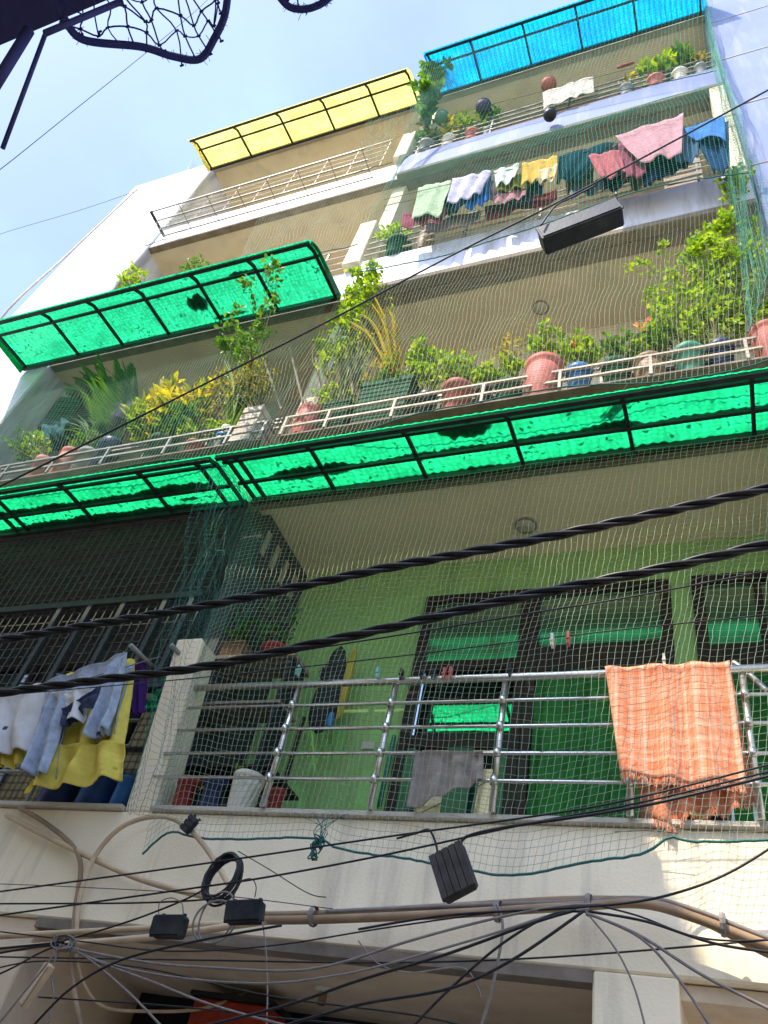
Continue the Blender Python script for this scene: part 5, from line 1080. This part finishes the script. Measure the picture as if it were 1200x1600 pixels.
o = b.build('cable_loop', M['cablegrey'], smooth=True); tag(o, 'two loose loops of cord between the small black boxes', 'cable loop')
# wire tangle on the wires at left (knot)
b = MB(); c = W(100, 1474, 3.0)
for k in range(7):
    pts = [c + Vector((math.cos(a * .9 + k) * .05 * R.uniform(.6, 1.4), R.uniform(-.02, .02), math.sin(a * .9 + k) * .03)) for a in range(8)]; b.tube(spline(pts, 4), .0035, 5)
o = b.build('wire_knot', M['cablegrey'], smooth=True); tag(o, 'tangled knot of grey wires at the lower left', 'wire knot')
def splice(label, px, py, Y, wpx, hpx, d, m, ribs, rot, name='junction_box', vertical=False, lid=True):
    c = W(px, py, Y); e = depth(c) / FPX; w_, h = wpx * e * .5, hpx * e * .5; root = thing(name, label, 'junction box', group='black junction boxes on the cables')
    b = MB(); b.box(-w_, w_, 0, d, -h, h); o = b.build('case', m, root, bevel=.012)
    b = MB(); b.box(-w_ * 1.03, w_ * 1.03, -.012, -.001, -h * 1.03, h * 1.03); o2 = b.build('lid', m, root, bevel=.005)
    b = MB()
    for k in range(ribs):
        if vertical: x = -w_ + 2 * w_ * (k + .5) / ribs; b.box(x - w_ / ribs * .88, x + w_ / ribs * .88, -.024, -.0135, -h * .97, h * .97)
        else: z = -h + 2 * h * (k + .5) / ribs; b.box(-w_ * .97, w_ * .97, -.019, -.0135, z - h / ribs * .8, z + h / ribs * .8)
    b.build('rib_panel', m, root)
    for s in (-1, 1):
        b = MB(); b.tube([(s * w_ * .72, d * .5, h), (s * w_ * .72, d * .5, h + .012)], .009, 8); b.build('cable_gland', m, root)
    root.location = c; root.rotation_euler = rot; return root
splice('large ribbed black junction box hanging at the middle of the white beam', 708, 1362, 3.05, 58, 78, .035, mat('dusty_black_plastic', (.05, .045, .04), .5, .3, 20, .1, stain=.4, stain_col=(.14, .12, .09)), 5, (math.radians(0), math.radians(-27), math.radians(-8)), vertical=True)
splice('small black junction box at left, lower of the pair', 262, 1447, 3.25, 58, 32, .05, M['blackplastic'], 1, (.1, -.03, -.1))
splice('small black junction box with paint specks, right of the pair', 381, 1424, 3.2, 60, 33, .05, M['blackplastic'], 1, (.1, -.14, .1))
splice('long black closure box hung from the rising cable at upper right', 905, 343, 2.5, 128, 36, .13, M['blackplastic'], 1, (.1, -.33, .0))
splice('little black clamp box on the looping hose', 296, 1288, 3.86, 18, 26, .03, M['blackplastic'], 3, (0, .5, 0))
wire([(845, 352, 2.45), (868, 322, 2.45), (895, 308, 2.5), (930, 290, 2.5)], .010, M['cable'], 'short thick lead bending from the cable into the long closure box')
wire([(248, 1428, 3.22), (250, 1410, 3.2), (268, 1403, 3.2), (284, 1412, 3.2), (286, 1430, 3.22)], .0035, M['cablegrey'], 'hanger loop over the lower small junction box')
wire([(365, 1403, 3.2), (372, 1380, 3.2), (392, 1373, 3.2), (400, 1385, 3.2), (398, 1402, 3.2)], .0035, M['cable'], 'hanger loop over the speckled junction box')
# beige meter box in the wires
c = W(53, 1538, 2.95); o = MB(); o.box(-.022, .022, 0, .03, -.085, .085); o.box(-.019, .019, -.006, -.001, -.08, .08); o = o.build('meter_box', M['conduit'], bevel=.006); o.location = c; o.rotation_euler = (0, .42, -.3); tag(o, 'narrow beige terminal box hanging among the wires at lower left', 'terminal box')
# net bundle tied on the beam
b = MB(); c = W(495, 1326, 3.82); rnd = random.Random(9)
for k in range(9):
    pts = [c + Vector((math.cos(i / 10 * 6.283) * rnd.uniform(.015, .03) + rnd.gauss(0, .012), rnd.gauss(0, .012), math.sin(i / 10 * 6.283) * .045 + rnd.gauss(0, .012))) for i in range(9)]; b.tube(spline(pts, 3), .004, 5)
for k in range(9): b.tube(spline([c + Vector((rnd.gauss(0, .008), 0, .03)), c + Vector((rnd.gauss(0, .03), 0, .10)), c + Vector((rnd.gauss(0, .09), .01, .20))], 4), .002, 4)
o = b.build('rope_knot', M['rope'], smooth=True); tag(o, 'teal knot of net and rope tied to a hook on the beam', 'rope knot')
# red shop boxes in the ground-floor recess
def redbox(lab, x0, x1, yt, Y, m=M['red']):
    a = W(x0, yt, Y); c = W(x1, yt, Y); z = a.z; root = thing('shop_box', lab, 'box', group='red boxes under the soffit')
    b = MB(); b.box(a.x, c.x, Y, Y + .25, z - .5, z); b.build('case', m, root, bevel=.012)
    b = MB(); b.box(a.x + .04, c.x - .04, Y - .012, Y, z - .46, z - .05); b.build('door_panel', m, root, bevel=.006)
    b = MB(); b.box(a.x - .02, c.x + .02, Y - .03, Y + .27, z, z + .025); b.build('lid', M['ironblk'], root)
redbox('red metal box under the soffit below the right junction box', 305, 425, 1556, 4.7)
redbox('red metal box in the dark corner at lower left', -30, 92, 1560, 4.5)
# eave brackets near the camera
for pa, pb, lab, r in (((45, 48), (-12, 140), 'thick navy strut hanging off the near eave at the left edge', .011), ((72, 50), (4, 232), 'thin navy rod dangling from the near eave', .0045), ((190, 2), (70, 52), 'navy rod running under the near eave to the net', .006)):
    o = MB().tube([WD(*pa, 1.9), WD(*pb, 1.8)], r, 8).build('eave_rod', M['navyeave'], smooth=True); tag(o, lab, 'rod', 'navy rods at the near eave')
